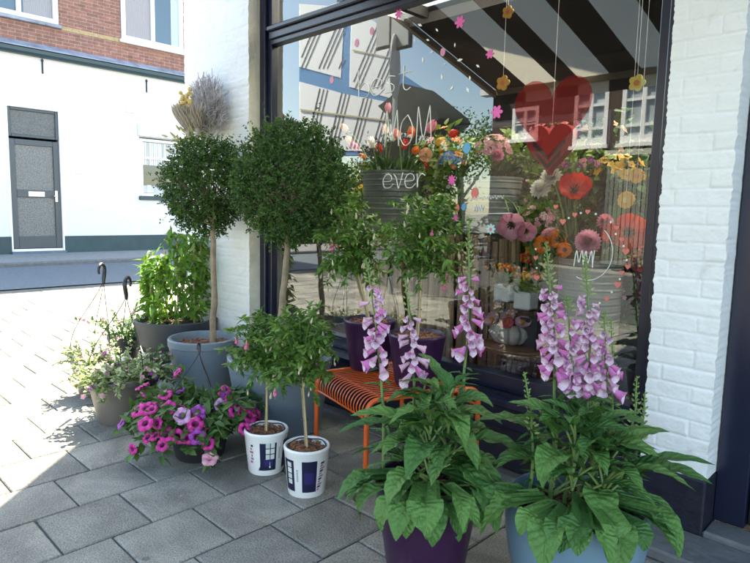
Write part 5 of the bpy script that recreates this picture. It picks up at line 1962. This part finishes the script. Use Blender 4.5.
tul = [tulip_mesh('peach_tulip', PEACH, None), tulip_mesh('white_tulip', WHITP, None), tulip_mesh('orange_tulip', ORAP, None), tulip_mesh('pink_tulip', ROSE, None), tulip_mesh('yellow_tulip', YELP, None), tulip_mesh('red_tulip', REDP, None)]
POPC = mat('poppy centre', (.03, .03, .02), rough=.9)
pop_r = poppy_mesh('red_poppy', REDP, POPC, r=.055)
pop_o = poppy_mesh('orange_poppy', ORAP, POPC, r=.045)
pop_p = poppy_mesh('pink_poppy', PINKP, POPC, r=.05)
pop_y = poppy_mesh('cream_poppy', PEACH, YELP, r=.04)
peo_w = peony_mesh('white_peony', WHITP)
peo_p = peony_mesh('pink_peony', PINKP)
peo_r = peony_mesh('rose_peony', ROSE)
DARKL = leaf_mat('dark shop leaf', (.02, .06, .02), (.05, .13, .03), transl=.2)
LIMEL = leaf_mat('lime shop leaf', (.10, .2, .03), (.22, .32, .05), transl=.3)


def bouquet(label, top, r, heads, leafm, nl=40, leafL=.12, leafW=.03, spread=.8, group=None):
    """heads: (mesh, px, py, Y, scale). Stems run from the bucket mouth to each head."""
    T = empty('cut_flowers', (top.x, top.y, top.z - .11), label, 'bouquet', group)
    lo = Vector(T.location)
    b = MB(); lv = MB()
    for (me, px, py, Y, s_) in heads:
        p = aty(px, py, Y) - lo
        a = math.atan2(p.y, p.x)
        q = Vector((r * .55 * math.cos(a), r * .55 * math.sin(a) * .6, .02))
        mid = q.lerp(p, .55) + Vector((0, 0, .05))
        d = (p - mid).normalized()
        b.tube([q, q.lerp(mid, .55), mid, mid.lerp(p, .6) + Vector((0, 0, .012)), p], [.0045, .004, .0036, .0032, .003], 6, rnd=random.random())
        tow = (Vector((0, 0, H)) - lo - p).normalized()
        inst('flower', me, T, p, d * .7 + tow * (.75 if 'tulip' not in me.name else .1) + rdir() * .15, random.uniform(0, 6), s_)
    b.build('stems', STEMG, T)
    ps, ds = [], []
    for i in range(nl):
        a = random.uniform(0, 2 * PI)
        ps.append((r * .6 * math.cos(a), r * .5 * math.sin(a), random.uniform(.08, .16)))
        ds.append((math.cos(a) * spread, math.sin(a) * spread, random.uniform(.4, 1.3)))
    lv.leaves(ps, ds, rng.normal(size=(nl, 3)) * .4 + [0, -.5, .6], rng.uniform(.6, 1.2, nl) * leafL, rng.uniform(.7, 1.2, nl) * leafW, rng.random(nl), droop=.3)
    lv.build('leaves', leafm, T)
    return T


hd = []
for (k, x, y, Y, s_) in ((3, 358, 150, 2.66, 1.25), (0, 352, 143, 2.7, 1.1), (1, 372, 147, 2.7, 1.25), (5, 380, 152, 2.68, 1.05), (1, 392, 140, 2.8, 1.2), (2, 398, 138, 2.76, 1.15), (2, 411, 137, 2.78, 1.2), (3, 428, 131, 2.72, 1.4),
                         (4, 437, 143, 2.68, 1.2), (2, 414, 152, 2.66, 1.1), (5, 404, 148, 2.72, 1.1), (0, 386, 133, 2.85, 1.1), (4, 440, 150, 2.7, 1.1), (2, 365, 158, 2.62, .9), (0, 347, 130, 2.8, 1.1), (3, 388, 112, 2.82, 1.1), (5, 450, 135, 2.76, 1.1)):
    hd.append((tul[k], x, y, Y, s_))
hd += [(pop_y, 425, 155, 2.64, 1.0)]
bouquet('loose bunch of peach, orange and pink tulips rising from the grey bucket', top1, r1, hd, DARKL, 46, .14, .03)
bouquet('poppies and peonies in red, white and pink leaning out of the tall grey vase', top3, r3, [
    (peo_w, 552, 178, 2.72, 1.15), (peo_w, 541, 190, 2.68, 1.1), (pop_r, 574, 192, 2.62, 1.35), (peo_p, 588, 242, 2.54, 1.2), (peo_p, 551, 237, 2.60, 1.0), (pop_o, 545, 245, 2.56, .95), (pop_o, 560, 240, 2.58, 1.0), (pop_r, 627, 233, 2.54, 1.4),
    (pop_r, 613, 238, 2.68, 1.0), (peo_r, 605, 222, 2.70, .8), (pop_o, 566, 250, 2.54, .8)], DARKL, 40, .16, .035, .9)
heads = [(pop_p, 511, 224, 2.54, 1.35), (pop_p, 525, 230, 2.58, 1.0), (peo_p, 488, 148, 2.78, .95), (peo_r, 497, 156, 2.72, .8), (peo_p, 498, 142, 2.84, .85), (peo_w, 512, 140, 2.9, .55)]
bouquet('pink azalea and hanging pink poppies with dark leaves in the second bucket', top2, r2, heads, DARKL, 70, .10, .05, .9)


def shop_plant(label, px, py, Y, rx, rz, leafm, n, blooms=(), nb=0, L=.05, W_=.028, pot=True, group='leafy plants inside the shop'):
    c = aty(px, py, Y)
    T = empty('shop_plant', (c.x, Y, .012 if Y > 3.5 else .332), label, 'potted plant', group)
    lo = Vector(T.location)
    cc = c - lo
    b = MB()
    zt = max(.25, cc.z - rz * .7)
    b.lathe([(.09, 0), (.12, min(.3, zt * .6))], 20)
    b.build('pot', DARKPOT, T)
    b = MB()
    for i in range(12):
        d = rdir(-.3, 1)
        b.tube([(0, 0, .1), (0, 0, zt * .7), cc + Vector((d.x * rx, d.y * rx, d.z * rz)) * .7], [.01, .008, .003], 5)
    b.build('stems', STEMG, T)
    b = MB()
    d = rng.normal(size=(n, 3)); d /= np.linalg.norm(d, axis=1, keepdims=True)
    ps = d * np.array([rx, rx, rz]) * (rng.random((n, 1)) ** .45) * (1 + .25 * np.sin(d[:, :1] * 7 + d[:, 2:] * 5)) + np.array(cc)
    b.leaves(ps, d + rng.normal(size=(n, 3)) * .7, rng.normal(size=(n, 3)) * .6 + [0, 0, 1], rng.uniform(.6, 1.2, n) * L, rng.uniform(.6, 1.2, n) * W_, rng.random(n), droop=.3)
    b.build('foliage', leafm, T)
    for i in range(nb):
        q = rdir(-.2, 1)
        q.y = -abs(q.y)
        inst('flower', random.choice(blooms), T, cc + Vector((q.x * rx, q.y * rx, q.z * rz)), q, 0, random.uniform(.9, 1.6))


shop_plant('lime green leafy plant in the middle of the shop window', 535, 165, 3.15, .24, .16, LIMEL, 420, L=.07, W_=.04)
shop_plant('dark plant with small peach flowers behind the rack leg', 597, 152, 3.1, .16, .2, DARKL, 420, [blossom_mesh('peach_blossom', PEACH, r=.018)], 16)
shop_plant('dark bushy plant beside the second bucket', 530, 205, 2.95, .13, .16, DARKL, 320, [bl_rose], 8)
shop_plant('pale green plant with white flowers between the two buckets', 447, 200, 2.72, .12, .17, LIMEL, 420, [bl_white], 26, L=.04, W_=.022)
shop_plant('broad green foliage with red and orange blooms right of the tulips', 450, 160, 2.95, .17, .2, LIMEL, 420, [blossom_mesh('red_blossom', REDP, r=.025), blossom_mesh('orange_blossom', ORAP, r=.022)], 12, L=.07, W_=.035)
shop_plant('dusky plant with violet flowers under the red heart', 560, 138, 3.2, .2, .1, DARKL, 300, [bl_viol, bl_rose], 40)
shop_plant('dark foliage at the back of the shop', 470, 250, 4.2, .5, .4, DARKL, 500, L=.1, W_=.06)
shop_plant('tall dark foliage deep inside the shop', 590, 200, 4.4, .45, .6, DARKL, 600, L=.1, W_=.06)

shop_plant('pink azalea full of blossom on the second bucket', 494, 152, 2.8, .11, .09, LIMEL, 200, [bl_rose, bl_pink], 70)
shop_plant('fresh green filler plant behind the poppies', 560, 205, 2.98, .22, .16, LIMEL, 460, [bl_white, bl_rose], 14, L=.07, W_=.035)
shop_plant('mixed orange and red flowering plant behind the kalanchoes', 520, 258, 3.0, .18, .12, DARKL, 380, [blossom_mesh('scarlet_blossom', REDP, r=.022), blossom_mesh('gold_blossom', YELP, r=.02)], 46, L=.06, W_=.035)
shop_plant('leafy plant with pink flowers low behind the tall vase', 622, 300, 2.9, .16, .2, DARKL, 360, [bl_rose, bl_pink], 18, L=.07, W_=.04)
shop_plant('green plant with yellow flowers left of the tulip bucket', 348, 190, 3.0, .16, .2, LIMEL, 380, [bl_yel, bl_white], 24, L=.06, W_=.03)
shop_plant('yellow orange flowering plant below the hanging ornaments', 618, 178, 2.95, .13, .12, DARKL, 300, [blossom_mesh('amber_blossom', YELP, r=.022)], 26, L=.06, W_=.035)
shop_plant('white and rose flowering plant behind the pink poppies', 540, 222, 2.78, .11, .09, LIMEL, 260, [bl_white, bl_rose, bl_pink], 40, L=.05, W_=.03)
shop_plant('scarlet flowering plant right of the tall vase', 640, 262, 2.85, .09, .14, DARKL, 260, [blossom_mesh('crimson_blossom', REDP, r=.024)], 22, L=.06, W_=.035)
shop_plant('purple and pink flowering plant over the rack shelf', 575, 165, 2.85, .14, .09, LIMEL, 280, [bl_viol, bl_rose, bl_pink], 40, L=.05, W_=.03)
shop_plant('blue and orange flowering plant between tulips and azalea', 455, 165, 2.7, .09, .12, LIMEL, 240, [blossom_mesh('blue_blossom', mat('blue petal', (.10, .25, .60), rough=.5), r=.022), blossom_mesh('tangerine_blossom', ORAP, r=.022)], 26, L=.05, W_=.03)
# palisade of sticks between the pedestals
p0, p1 = aty(366, 300, 2.56), aty(472, 300, 2.56)
T = empty('stick_screen', (p0.x * .5 + p1.x * .5, 2.56, .332), 'screen of upright peeled sticks behind the purple pots', 'screen')
b = MB()
xx = p0.x
while xx < p1.x:
    rad = random.uniform(.010, .022)
    xx += rad * random.uniform(1.8, 2.4)
    x_ = xx - T.location.x
    h_ = random.uniform(.58, .72)
    q0, q1 = Vector((x_, random.uniform(-.02, .02), 0)), Vector((x_ + random.uniform(-.02, .02), random.uniform(-.02, .02), h_))
    b.tube([q0, q0.lerp(q1, .4) + rdir() * .006, q0.lerp(q1, .7) + rdir() * .006, q1], [rad, rad, rad * .93, rad * .88], 7, rnd=random.random() * (1 if random.random() < .8 else .2))
b.build('sticks', STICK, T)

# round table with the petal pot
tz = aty(520, 343, 2.72).z
tp = aty(522, 343, 2.72)
tb = empty('round_table', (tp.x, 2.74, .332), 'small round brown wooden table inside the shop window', 'table')
b = MB(); b.lathe([(.20, tz - .332 - .03), (.24, tz - .332 - .024), (.243, tz - .332 - .006), (.238, tz - .332)], 48); b.build('tabletop', WOOD, tb)
for k in range(3):
    a = k * 2.1 + .4
    b = MB(); b.tube([(.15 * math.cos(a), .15 * math.sin(a), tz - .332 - .025), (.19 * math.cos(a), .19 * math.sin(a), 0)], [.014, .011], 8); b.build('leg', IRON, tb)
pp = aty(508, 333, 2.66)
pk = empty('petal_pot', (pp.x, 2.68, tz + .001), 'pale grey pumpkin shaped pot with mauve paper flowers on the round table', 'plant pot')
b = MB()
k = 9
b.lathe([(.06, 0), (.085, .012), (.105, .045), (.102, .075), (.08, .098), (.06, .10), (.055, .09), (.0005, .08)], 72, warp=lambda r, z, t_: r * (.80 + .22 * abs(math.cos(t_ * k / 2)) ** .6))
b.build('pot', mat('pale stone glaze', (.52, .52, .49), rough=.6, nscale=20, namt=.12), pk)
MAUV = mat('mauve paper', (.48, .28, .38), (.62, .42, .50), rough=.8, transl=.2)
mauve = poppy_mesh('mauve_paper_flower', MAUV, YELP, n=7, r=.042, cup=.45, crinkle=.003)
mauve_r = poppy_mesh('red_paper_flower', mat('dusky red paper', (.42, .08, .12), rough=.8), YELP, n=7, r=.036, cup=.45, crinkle=.003)
for (x, y, z, me) in ((-.05, -.085, .115, mauve), (.04, -.09, .11, mauve_r), (-.10, -.03, .115, mauve), (.09, -.03, .115, mauve), (0, -.02, .13, mauve), (0, .06, .12, mauve_r)):
    inst('flower', me, pk, (x, y, z), (x * 3, y * 3 - .4, .8), random.uniform(0, 6), 1.0)
b = MB()
for i in range(14):
    p = Vector((random.uniform(-.06, .06), random.uniform(-.05, .05), .1))
    b.tube([p, p + Vector((random.uniform(-.02, .02), 0, random.uniform(.03, .07)))], .0015, 4)
    b.ball(p + Vector((0, 0, .06)), .006, 6, 4, rnd=1)
b.build('stamens', WHITP, pk)
# kalanchoes
kal_ = []
for (px, py, Y, lab, ms) in ((507, 268, 2.52, 'orange and yellow kalanchoe by the stick pedestal', [ORAP, YELP]), (527, 276, 2.56, 'yellow kalanchoe in a white cube pot near the tall vase', [YELP, ORAP])):
    c = aty(px, py, Y)
    T = empty('kalanchoe', (c.x, Y, c.z - .16), lab, 'potted plant', 'kalanchoes in the window')
    b = MB(); b.box((-.045, -.045, 0), (.045, .045, .085), bev=.008); b.build('pot', WHITE, T)
    b = MB()
    b.leaves(rng.normal(size=(40, 3)) * .02 + [0, 0, .1], rng.normal(size=(40, 3)) + [0, 0, .4], rng.normal(size=(40, 3)) + [0, 0, 1], .05, .03, rng.random(40)); b.build('foliage', LIMEL, T)
    b = MB()
    for i in range(46):
        p = Vector((random.gauss(0, .028), random.gauss(0, .028), .16 + random.uniform(-.012, .014)))
        b.ball(p, random.uniform(.006, .011), 6, 4, m=0 if random.random() < .6 else 1)
    b.build('blossom', ms, T)
    kal_.append(Vector(T.location))

c = aty(538, 300, 2.60)
T = empty('plant_stand', (c.x, 2.60, .332), 'slender black stand with two small plates under the kalanchoes', 'plant stand')
b = MB(); b.lathe([(.06, 0), (.06, .006)], 20); b.tube([(0, 0, .006), (0, 0, max(q.z for q in kal_) - .332 - .004)], .005, 8); b.build('pole', IRON, T)
for q in kal_:
    b = MB(); l_ = q - Vector((c.x, 2.60, .332)); b.lathe([(.045, -.007), (.046, -.001)], 16, c=(l_.x, l_.y, l_.z)); b.bar((0, 0, l_.z - .009), (l_.x, l_.y, l_.z - .009), .008, .004); b.build('plate', IRON, T)

# dark display rack
a, c = aty(452, 128, 2.95), aty(613, 110, 2.95)
rk = empty('display_rack', (c.x, 2.95, .332), 'dark blue square tube display rack behind the flowers', 'rack')
b = MB()
zt = c.z
b.box((a.x, 2.93, zt - .03), (c.x, 2.97, zt)); b.box((c.x - .035, 2.932, .332), (c.x, 2.968, zt - .03)); b.box((a.x, 2.932, .332), (a.x + .035, 2.968, zt - .03))
b.box((a.x + .035, 2.935, .8), (c.x - .035, 2.965, .83)); b.build('frame', NAVY, rk, world=True)
b = MB(); b.box((a.x + .036, 2.84, .83), (c.x - .036, 3.1, .85)); b.build('shelf', WOOD, rk, world=True)


# hearts
def heart(cx, cz, w_, h_, n=40):
    P = []
    for i in range(n):
        t_ = 2 * PI * i / n
        P.append((cx + w_ / 2 * math.sin(t_) ** 3 * 1.0, cz + h_ / 2 * ((13 * math.cos(t_) - 5 * math.cos(2 * t_) - 2 * math.cos(3 * t_) - math.cos(4 * t_)) / 15 + .12)))
    return P


def film(name, c, tr):
    M = mat(name, c, rough=.4)
    t_ = M.node_tree
    ts = t_.nodes.new("ShaderNodeBsdfTransparent"); ts.inputs[0].default_value = (*[min(1, v * .3 + .76) for v in c], 1)
    ms = t_.nodes.new("ShaderNodeMixShader"); ms.inputs[0].default_value = tr
    t_.links.new(t_.nodes["Principled BSDF"].outputs[0], ms.inputs[1]); t_.links.new(ts.outputs[0], ms.inputs[2])
    t_.links.new(ms.outputs[0], t_.nodes["Material Output"].inputs[0])
    return M


YS = YG - .0016
a, c = aty(515, 76, YG), aty(590, 166, YG)
ctr = aty(551, 118, YG)
b = MB(); b.prism(heart(ctr.x, ctr.z, .36, .36), YS - .0008, YS)
tag(b.build('heart_sticker', film('red film', (.55, .02, .02), .92), loc=(ctr.x, YS, ctr.z), world=True), 'big see-through red heart stuck on the upper right of the shop window', 'sticker')
ctr = aty(551, 149, 2.62)
T = empty('heart_ornament', (ctr.x, 2.62, ctr.z), 'solid red heart ornament with dark chevrons hanging inside the window', 'ornament')
b = MB(); b.prism([(x, z) for x, z in heart(0, 0, .24, .24)], -.025, .025); b.build('heart', mat('red felt', (.30, .015, .015), rough=.8), T)
b = MB()
for k in range(2):
    z0 = .02 - k * .045
    b.prism([(-.08 + k * .015, z0 + .02), (0, z0 - .05), (.08 - k * .015, z0 + .02), (.08 - k * .015, z0 - .002), (0, z0 - .072), (-.08 + k * .015, z0 - .002)], -.028, -.0255)
b.build('chevron', mat('black felt', (.02, .01, .01), rough=.9), T)
b = MB(); b.tube([(0, 0, .09), (0, 0, 2.86 - ctr.z)], .0012, 4); b.build('string', WHITE, T)


def flower_outline(cx, cz, r, n=5, dep=.28, k=60, ph=0.):
    return [(cx + r * (1 - dep + dep * abs(math.cos(n / 2 * (2 * PI * i / k) + ph))) * math.cos(2 * PI * i / k), cz + r * (1 - dep + dep * abs(math.cos(n / 2 * (2 * PI * i / k) + ph))) * math.sin(2 * PI * i / k)) for i in range(k)]


# wooden flower ornaments hanging on threads inside the glass
for (px, py, r, lab) in ((508, 12, .03, 'orange flower ornament hanging near the top of the window by the awning edge'), (503, 83, .036, 'orange flower ornament with rounded petals hanging left of the big red heart'),
                         (626, 200, .036, 'round scalloped yellow ornament hanging at the right of the window'), (637, 176, .03, 'orange yellow ornament hanging just above the scalloped one'),
                         (637, 83, .034, 'yellow butterfly ornament hanging in front of the mirrored window')):
    p = aty(px, py, 2.46)
    T = empty('hanging_ornament', (p.x, 2.46, p.z), lab, 'ornament', 'flower ornaments on threads')
    b = MB(); b.prism(flower_outline(0, 0, r, 12 if 'scalloped' in lab else 5, .12 if 'scalloped' in lab else .3), -.004, .004); b.build('blossom', mat('ornament ' + str(px), (.72, .36, .05) if py != 83 or px == 503 else (.72, .6, .12), (.7, .3, .05), rough=.6), T)
    b = MB(); b.prism(flower_outline(0, 0, r * .35, 6, .1), -.0062, -.0042); b.build('heart_of_flower', mat('ornament centre ' + str(px), (.66, .22, .08) if px != 626 else (.75, .55, .2), rough=.6), T)
    b = MB(); b.tube([(0, 0, r * .9), (0, 0, 2.86 - p.z)], .0011, 4); b.build('thread', WHITE, T)


def decal(name, lab, cat, pts2, material, px, py, group=None, th=.0008):
    c_ = aty(px, py, YG)
    b = MB(); b.prism([(c_.x + x, c_.z + z) for x, z in pts2], YS - th, YS)
    return tag(b.build(name, material, loc=(c_.x, YS, c_.z), world=True), lab, cat, group)


DPINK = mat('pink decal', (.75, .12, .40), rough=.4)
DSOFT = film('soft pink decal', (.80, .36, .55), .35)
DCOR = mat('coral decal', (.75, .20, .17), rough=.4)
DBLUE = mat('blue decal', (.10, .35, .60), rough=.4)
DWHITE = mat('white decal', (.85, .85, .83), rough=.4)
SG_ = 'flower stickers on the window'
for (px, py, r, mt, lab) in ((460, 22, .030, DPINK, 'pink splashed flower sticker below the awning edge, lower of the two near the beam'), (399, 14, .026, DPINK, 'pink flower sticker over the mirrored sign boards'),
                             (497, 112, .032, DPINK, 'magenta outlined flower sticker left of the big heart'), (452, 180, .026, DPINK, 'magenta flower sticker on the left of the second bucket'),
                             (490, 54, .022, DPINK, 'small pink flower sticker on the mirrored awning'), (456, 218, .018, DPINK, 'small pink flower sticker below the red dots')):
    decal('flower_sticker', lab, 'sticker', flower_outline(0, 0, r, 6 if px != 452 else 8, .5), mt, px, py, SG_)
for (px, py, r, mt, lab) in ((475, 193, .024, DCOR, 'coral round sticker on the second bucket'), (464, 207, .016, DBLUE, 'round blue sticker beside the coral one'), (467, 148, .024, DBLUE, 'blue flower sticker over the green foliage'),
                             (457, 208, .018, DCOR, 'coral oval sticker left of the blue dot'), (443, 52, .018, DSOFT, 'soft pink oval sticker against the mirrored sky'), (357, 43, .020, DSOFT, 'soft pink oval sticker over the white panels'),
                             (372, 31, .018, DSOFT, 'second soft pink oval sticker over the white panels'), (332, 80, .020, DSOFT, 'soft pink sticker low on the white panels')):
    decal('round_sticker', lab, 'sticker', [(r * .85 * math.cos(2 * PI * i / 24), r * 1.1 * math.sin(2 * PI * i / 24)) for i in range(24)], mt, px, py, 'round stickers on the window')
fl = flower_outline(0, 0, .026, 8, .45)
decal('flower_sticker', 'pale blue and white flower sticker beside the pink poppy', 'sticker', fl, mat('pale blue decal', (.55, .75, .8), rough=.4), 491, 229, SG_)
decal('round_sticker', 'red centre of the pale blue flower sticker', 'sticker', [(.008 * math.cos(k), .008 * math.sin(k)) for k in np.linspace(0, 2 * PI, 13)[:-1]], DCOR, 491.0, 229.4, th=.0016)
# tiny white petals blown across the sky
b = MB()
for (x, y) in ((428, 40), (420, 25), (442, 77), (445, 64), (432, 52), (460, 60), (415, 40), (452, 88), (470, 78), (478, 66), (468, 90), (423, 60), (437, 30), (455, 45)):
    c_ = aty(x, y, YG); a_ = random.uniform(0, PI); L_ = random.uniform(.008, .018)
    ca, sa = math.cos(a_), math.sin(a_)
    b.prism([(c_.x + L_ * ca, c_.z + L_ * sa), (c_.x - L_ * .4 * sa, c_.z + L_ * .4 * ca), (c_.x - L_ * ca, c_.z - L_ * sa), (c_.x + L_ * .4 * sa, c_.z - L_ * .4 * ca)], YS - .0008, YS)
o = tag(b.build('petal_confetti', DWHITE, loc=tuple(aty(445, 60, YG)), world=True), 'tiny white petal flecks scattered on the glass against the mirrored sky', 'stickers')
o['kind'] = 'stuff'

# white hand lettering
GL = {
    'b': [[(0, 1.5), (.05, .4), (.1, 0), (.5, 0), (.6, .5), (.35, .75), (.08, .5)]],
    'e': [[(0, .4), (.5, .45), (.5, .75), (.25, .85), (.02, .5), (.1, .05), (.4, 0), (.65, .25)]],
    's': [[(.5, .8), (.2, .85), (.1, .6), (.45, .35), (.4, .05), (.05, .02)]],
    't': [[(.25, 1.25), (.22, .3), (.35, 0), (.55, .1)], [(0, .85), (.55, .9)]],
    'm': [[(0, 0), (.05, 1.15), (.1, 1.0), (.28, .2), (.48, 1.05), (.52, 1.1), (.6, .0)]],
    'o': [[(.3, 1), (.05, .75), (0, .3), (.2, 0), (.45, .15), (.5, .6), (.3, 1)]],
    'v': [[(0, .85), (.15, .6), (.28, .02), (.35, .1), (.55, .95)]],
    'r': [[(.05, .85), (.08, 0), (.12, .5), (.3, .82), (.5, .7)]],
    'M': [[(0, 0), (.15, 1.2), (.35, .3), (.55, 1.25), (.7, 0)]],
    'I': [[(.1, 1.3), (0, 0)]],
}


def smooth(P, k=5):
    out = []
    n = len(P)
    for i in range(n - 1):
        p0, p1, p2, p3 = P[max(0, i - 1)], P[i], P[i + 1], P[min(n - 1, i + 2)]
        for j in range(k):
            t_ = j / k
            out.append(tuple(.5 * ((2 * p1[q]) + (-p0[q] + p2[q]) * t_ + (2 * p0[q] - 5 * p1[q] + 4 * p2[q] - p3[q]) * t_ * t_ + (-p0[q] + 3 * p1[q] - 3 * p2[q] + p3[q]) * t_ ** 3) for q in (0, 1)))
    out.append(P[-1])
    return out


def write(T, word, px0, px1, py_base, xh, rad=.0019, sub='word'):
    """letters between two photo columns; xh is the height of a small letter in metres"""
    A, B = aty(px0, py_base, YG), aty(px1, py_base, YG)
    n = len(word)
    b = MB()
    for i, ch in enumerate(word):
        x0 = A.x + (B.x - A.x) * i / n
        wd = (B.x - A.x) / n * 1.5
        z0 = A.z
        for st_ in GL[ch]:
            P = [Vector((x0 + u * wd, YS - .001, z0 + v * xh)) for u, v in smooth(st_)]
            b.tube(P, rad, 5)
    return b.build(sub, DWHITE, T, world=True)


c_ = aty(395, 130, YG)
T = empty('window_lettering', (c_.x, YS, c_.z), 'white handwritten words best mom ever on the shop window', 'lettering')
write(T, 'best', 358, 413, 98, .10)
write(T, 'mom', 385, 433, 147, .155)
write(T, 'ever', 383, 428, 188, .085)
c_ = aty(588, 252, YG)
T = empty('window_wreath', (c_.x, YS, c_.z), 'round white wreath decal with coral hearts and dots on the right of the window', 'decal')
b = MB()
cx_, cz_ = c_.x, c_.z
rx_ = abs(aty(613, 252, YG).x - cx_)
b.tube([Vector((cx_ + rx_ * 1.0 * math.cos(t_), YS - .001, cz_ + rx_ * 1.12 * math.sin(t_))) for t_ in np.linspace(-2.0, .9, 30)], .0018, 5)
b.build('ring', DWHITE, T, world=True)
for k, (px, py) in enumerate(((563, 222), (575, 215), (588, 212), (605, 217), (617, 228), (622, 240), (626, 252), (628, 267), (622, 273), (618, 285), (607, 299), (536, 258), (537, 278), (556, 207))):
    p = aty(px, py, YG); s_ = .022 + .006 * (k % 3 == 0)
    b = MB(); b.prism(heart(p.x, p.z, s_, s_, 24), YS - .001, YS - .0002); b.build('heart', DCOR, T, world=True)
b = MB()
for (px, py) in ((569, 218), (581, 213), (596, 214), (611, 222), (616, 234), (624, 246), (627, 260), (620, 279), (612, 292), (600, 303), (594, 306), (537, 268), (536, 249)):
    p = aty(px, py, YG)
    b.prism([(p.x + .0045 * math.cos(k), p.z + .0045 * math.sin(k)) for k in np.linspace(0, 2 * PI, 11)[:-1]], YS - .001, YS - .0002)
b.build('dots', DWHITE, T, world=True)
write(T, 'MMI', 574, 602, 266, .055, .002, 'lettering')
# faint script on the glass over the second bucket
T = empty('script_lettering', tuple(aty(490, 212, YG)), 'small underlined white script on the glass before the second bucket', 'lettering')
b = MB()
P = []
for i in range(60):
    p = aty(470 + 34 * i / 59, 199 - 2.5 * (i / 59) + 1.6 * math.sin(i * 1.25) + .9 * math.sin(i * .7), YG); P.append(Vector((p.x, YS - .001, p.z)))
b.tube(P, .0012, 4)
p, q = aty(471, 214, YG), aty(512, 213, YG)
b.tube([Vector((p.x, YS - .001, p.z)), Vector((q.x, YS - .001, q.z))], .0018, 4)
P = []
for i in range(24):
    p = aty(474 + 10 * i / 23, 208 + 3.5 * math.sin(i * 1.1), YG); P.append(Vector((p.x, YS - .001, p.z)))
b.tube(P, .0018, 4)
b.build('script', DWHITE, T, world=True)
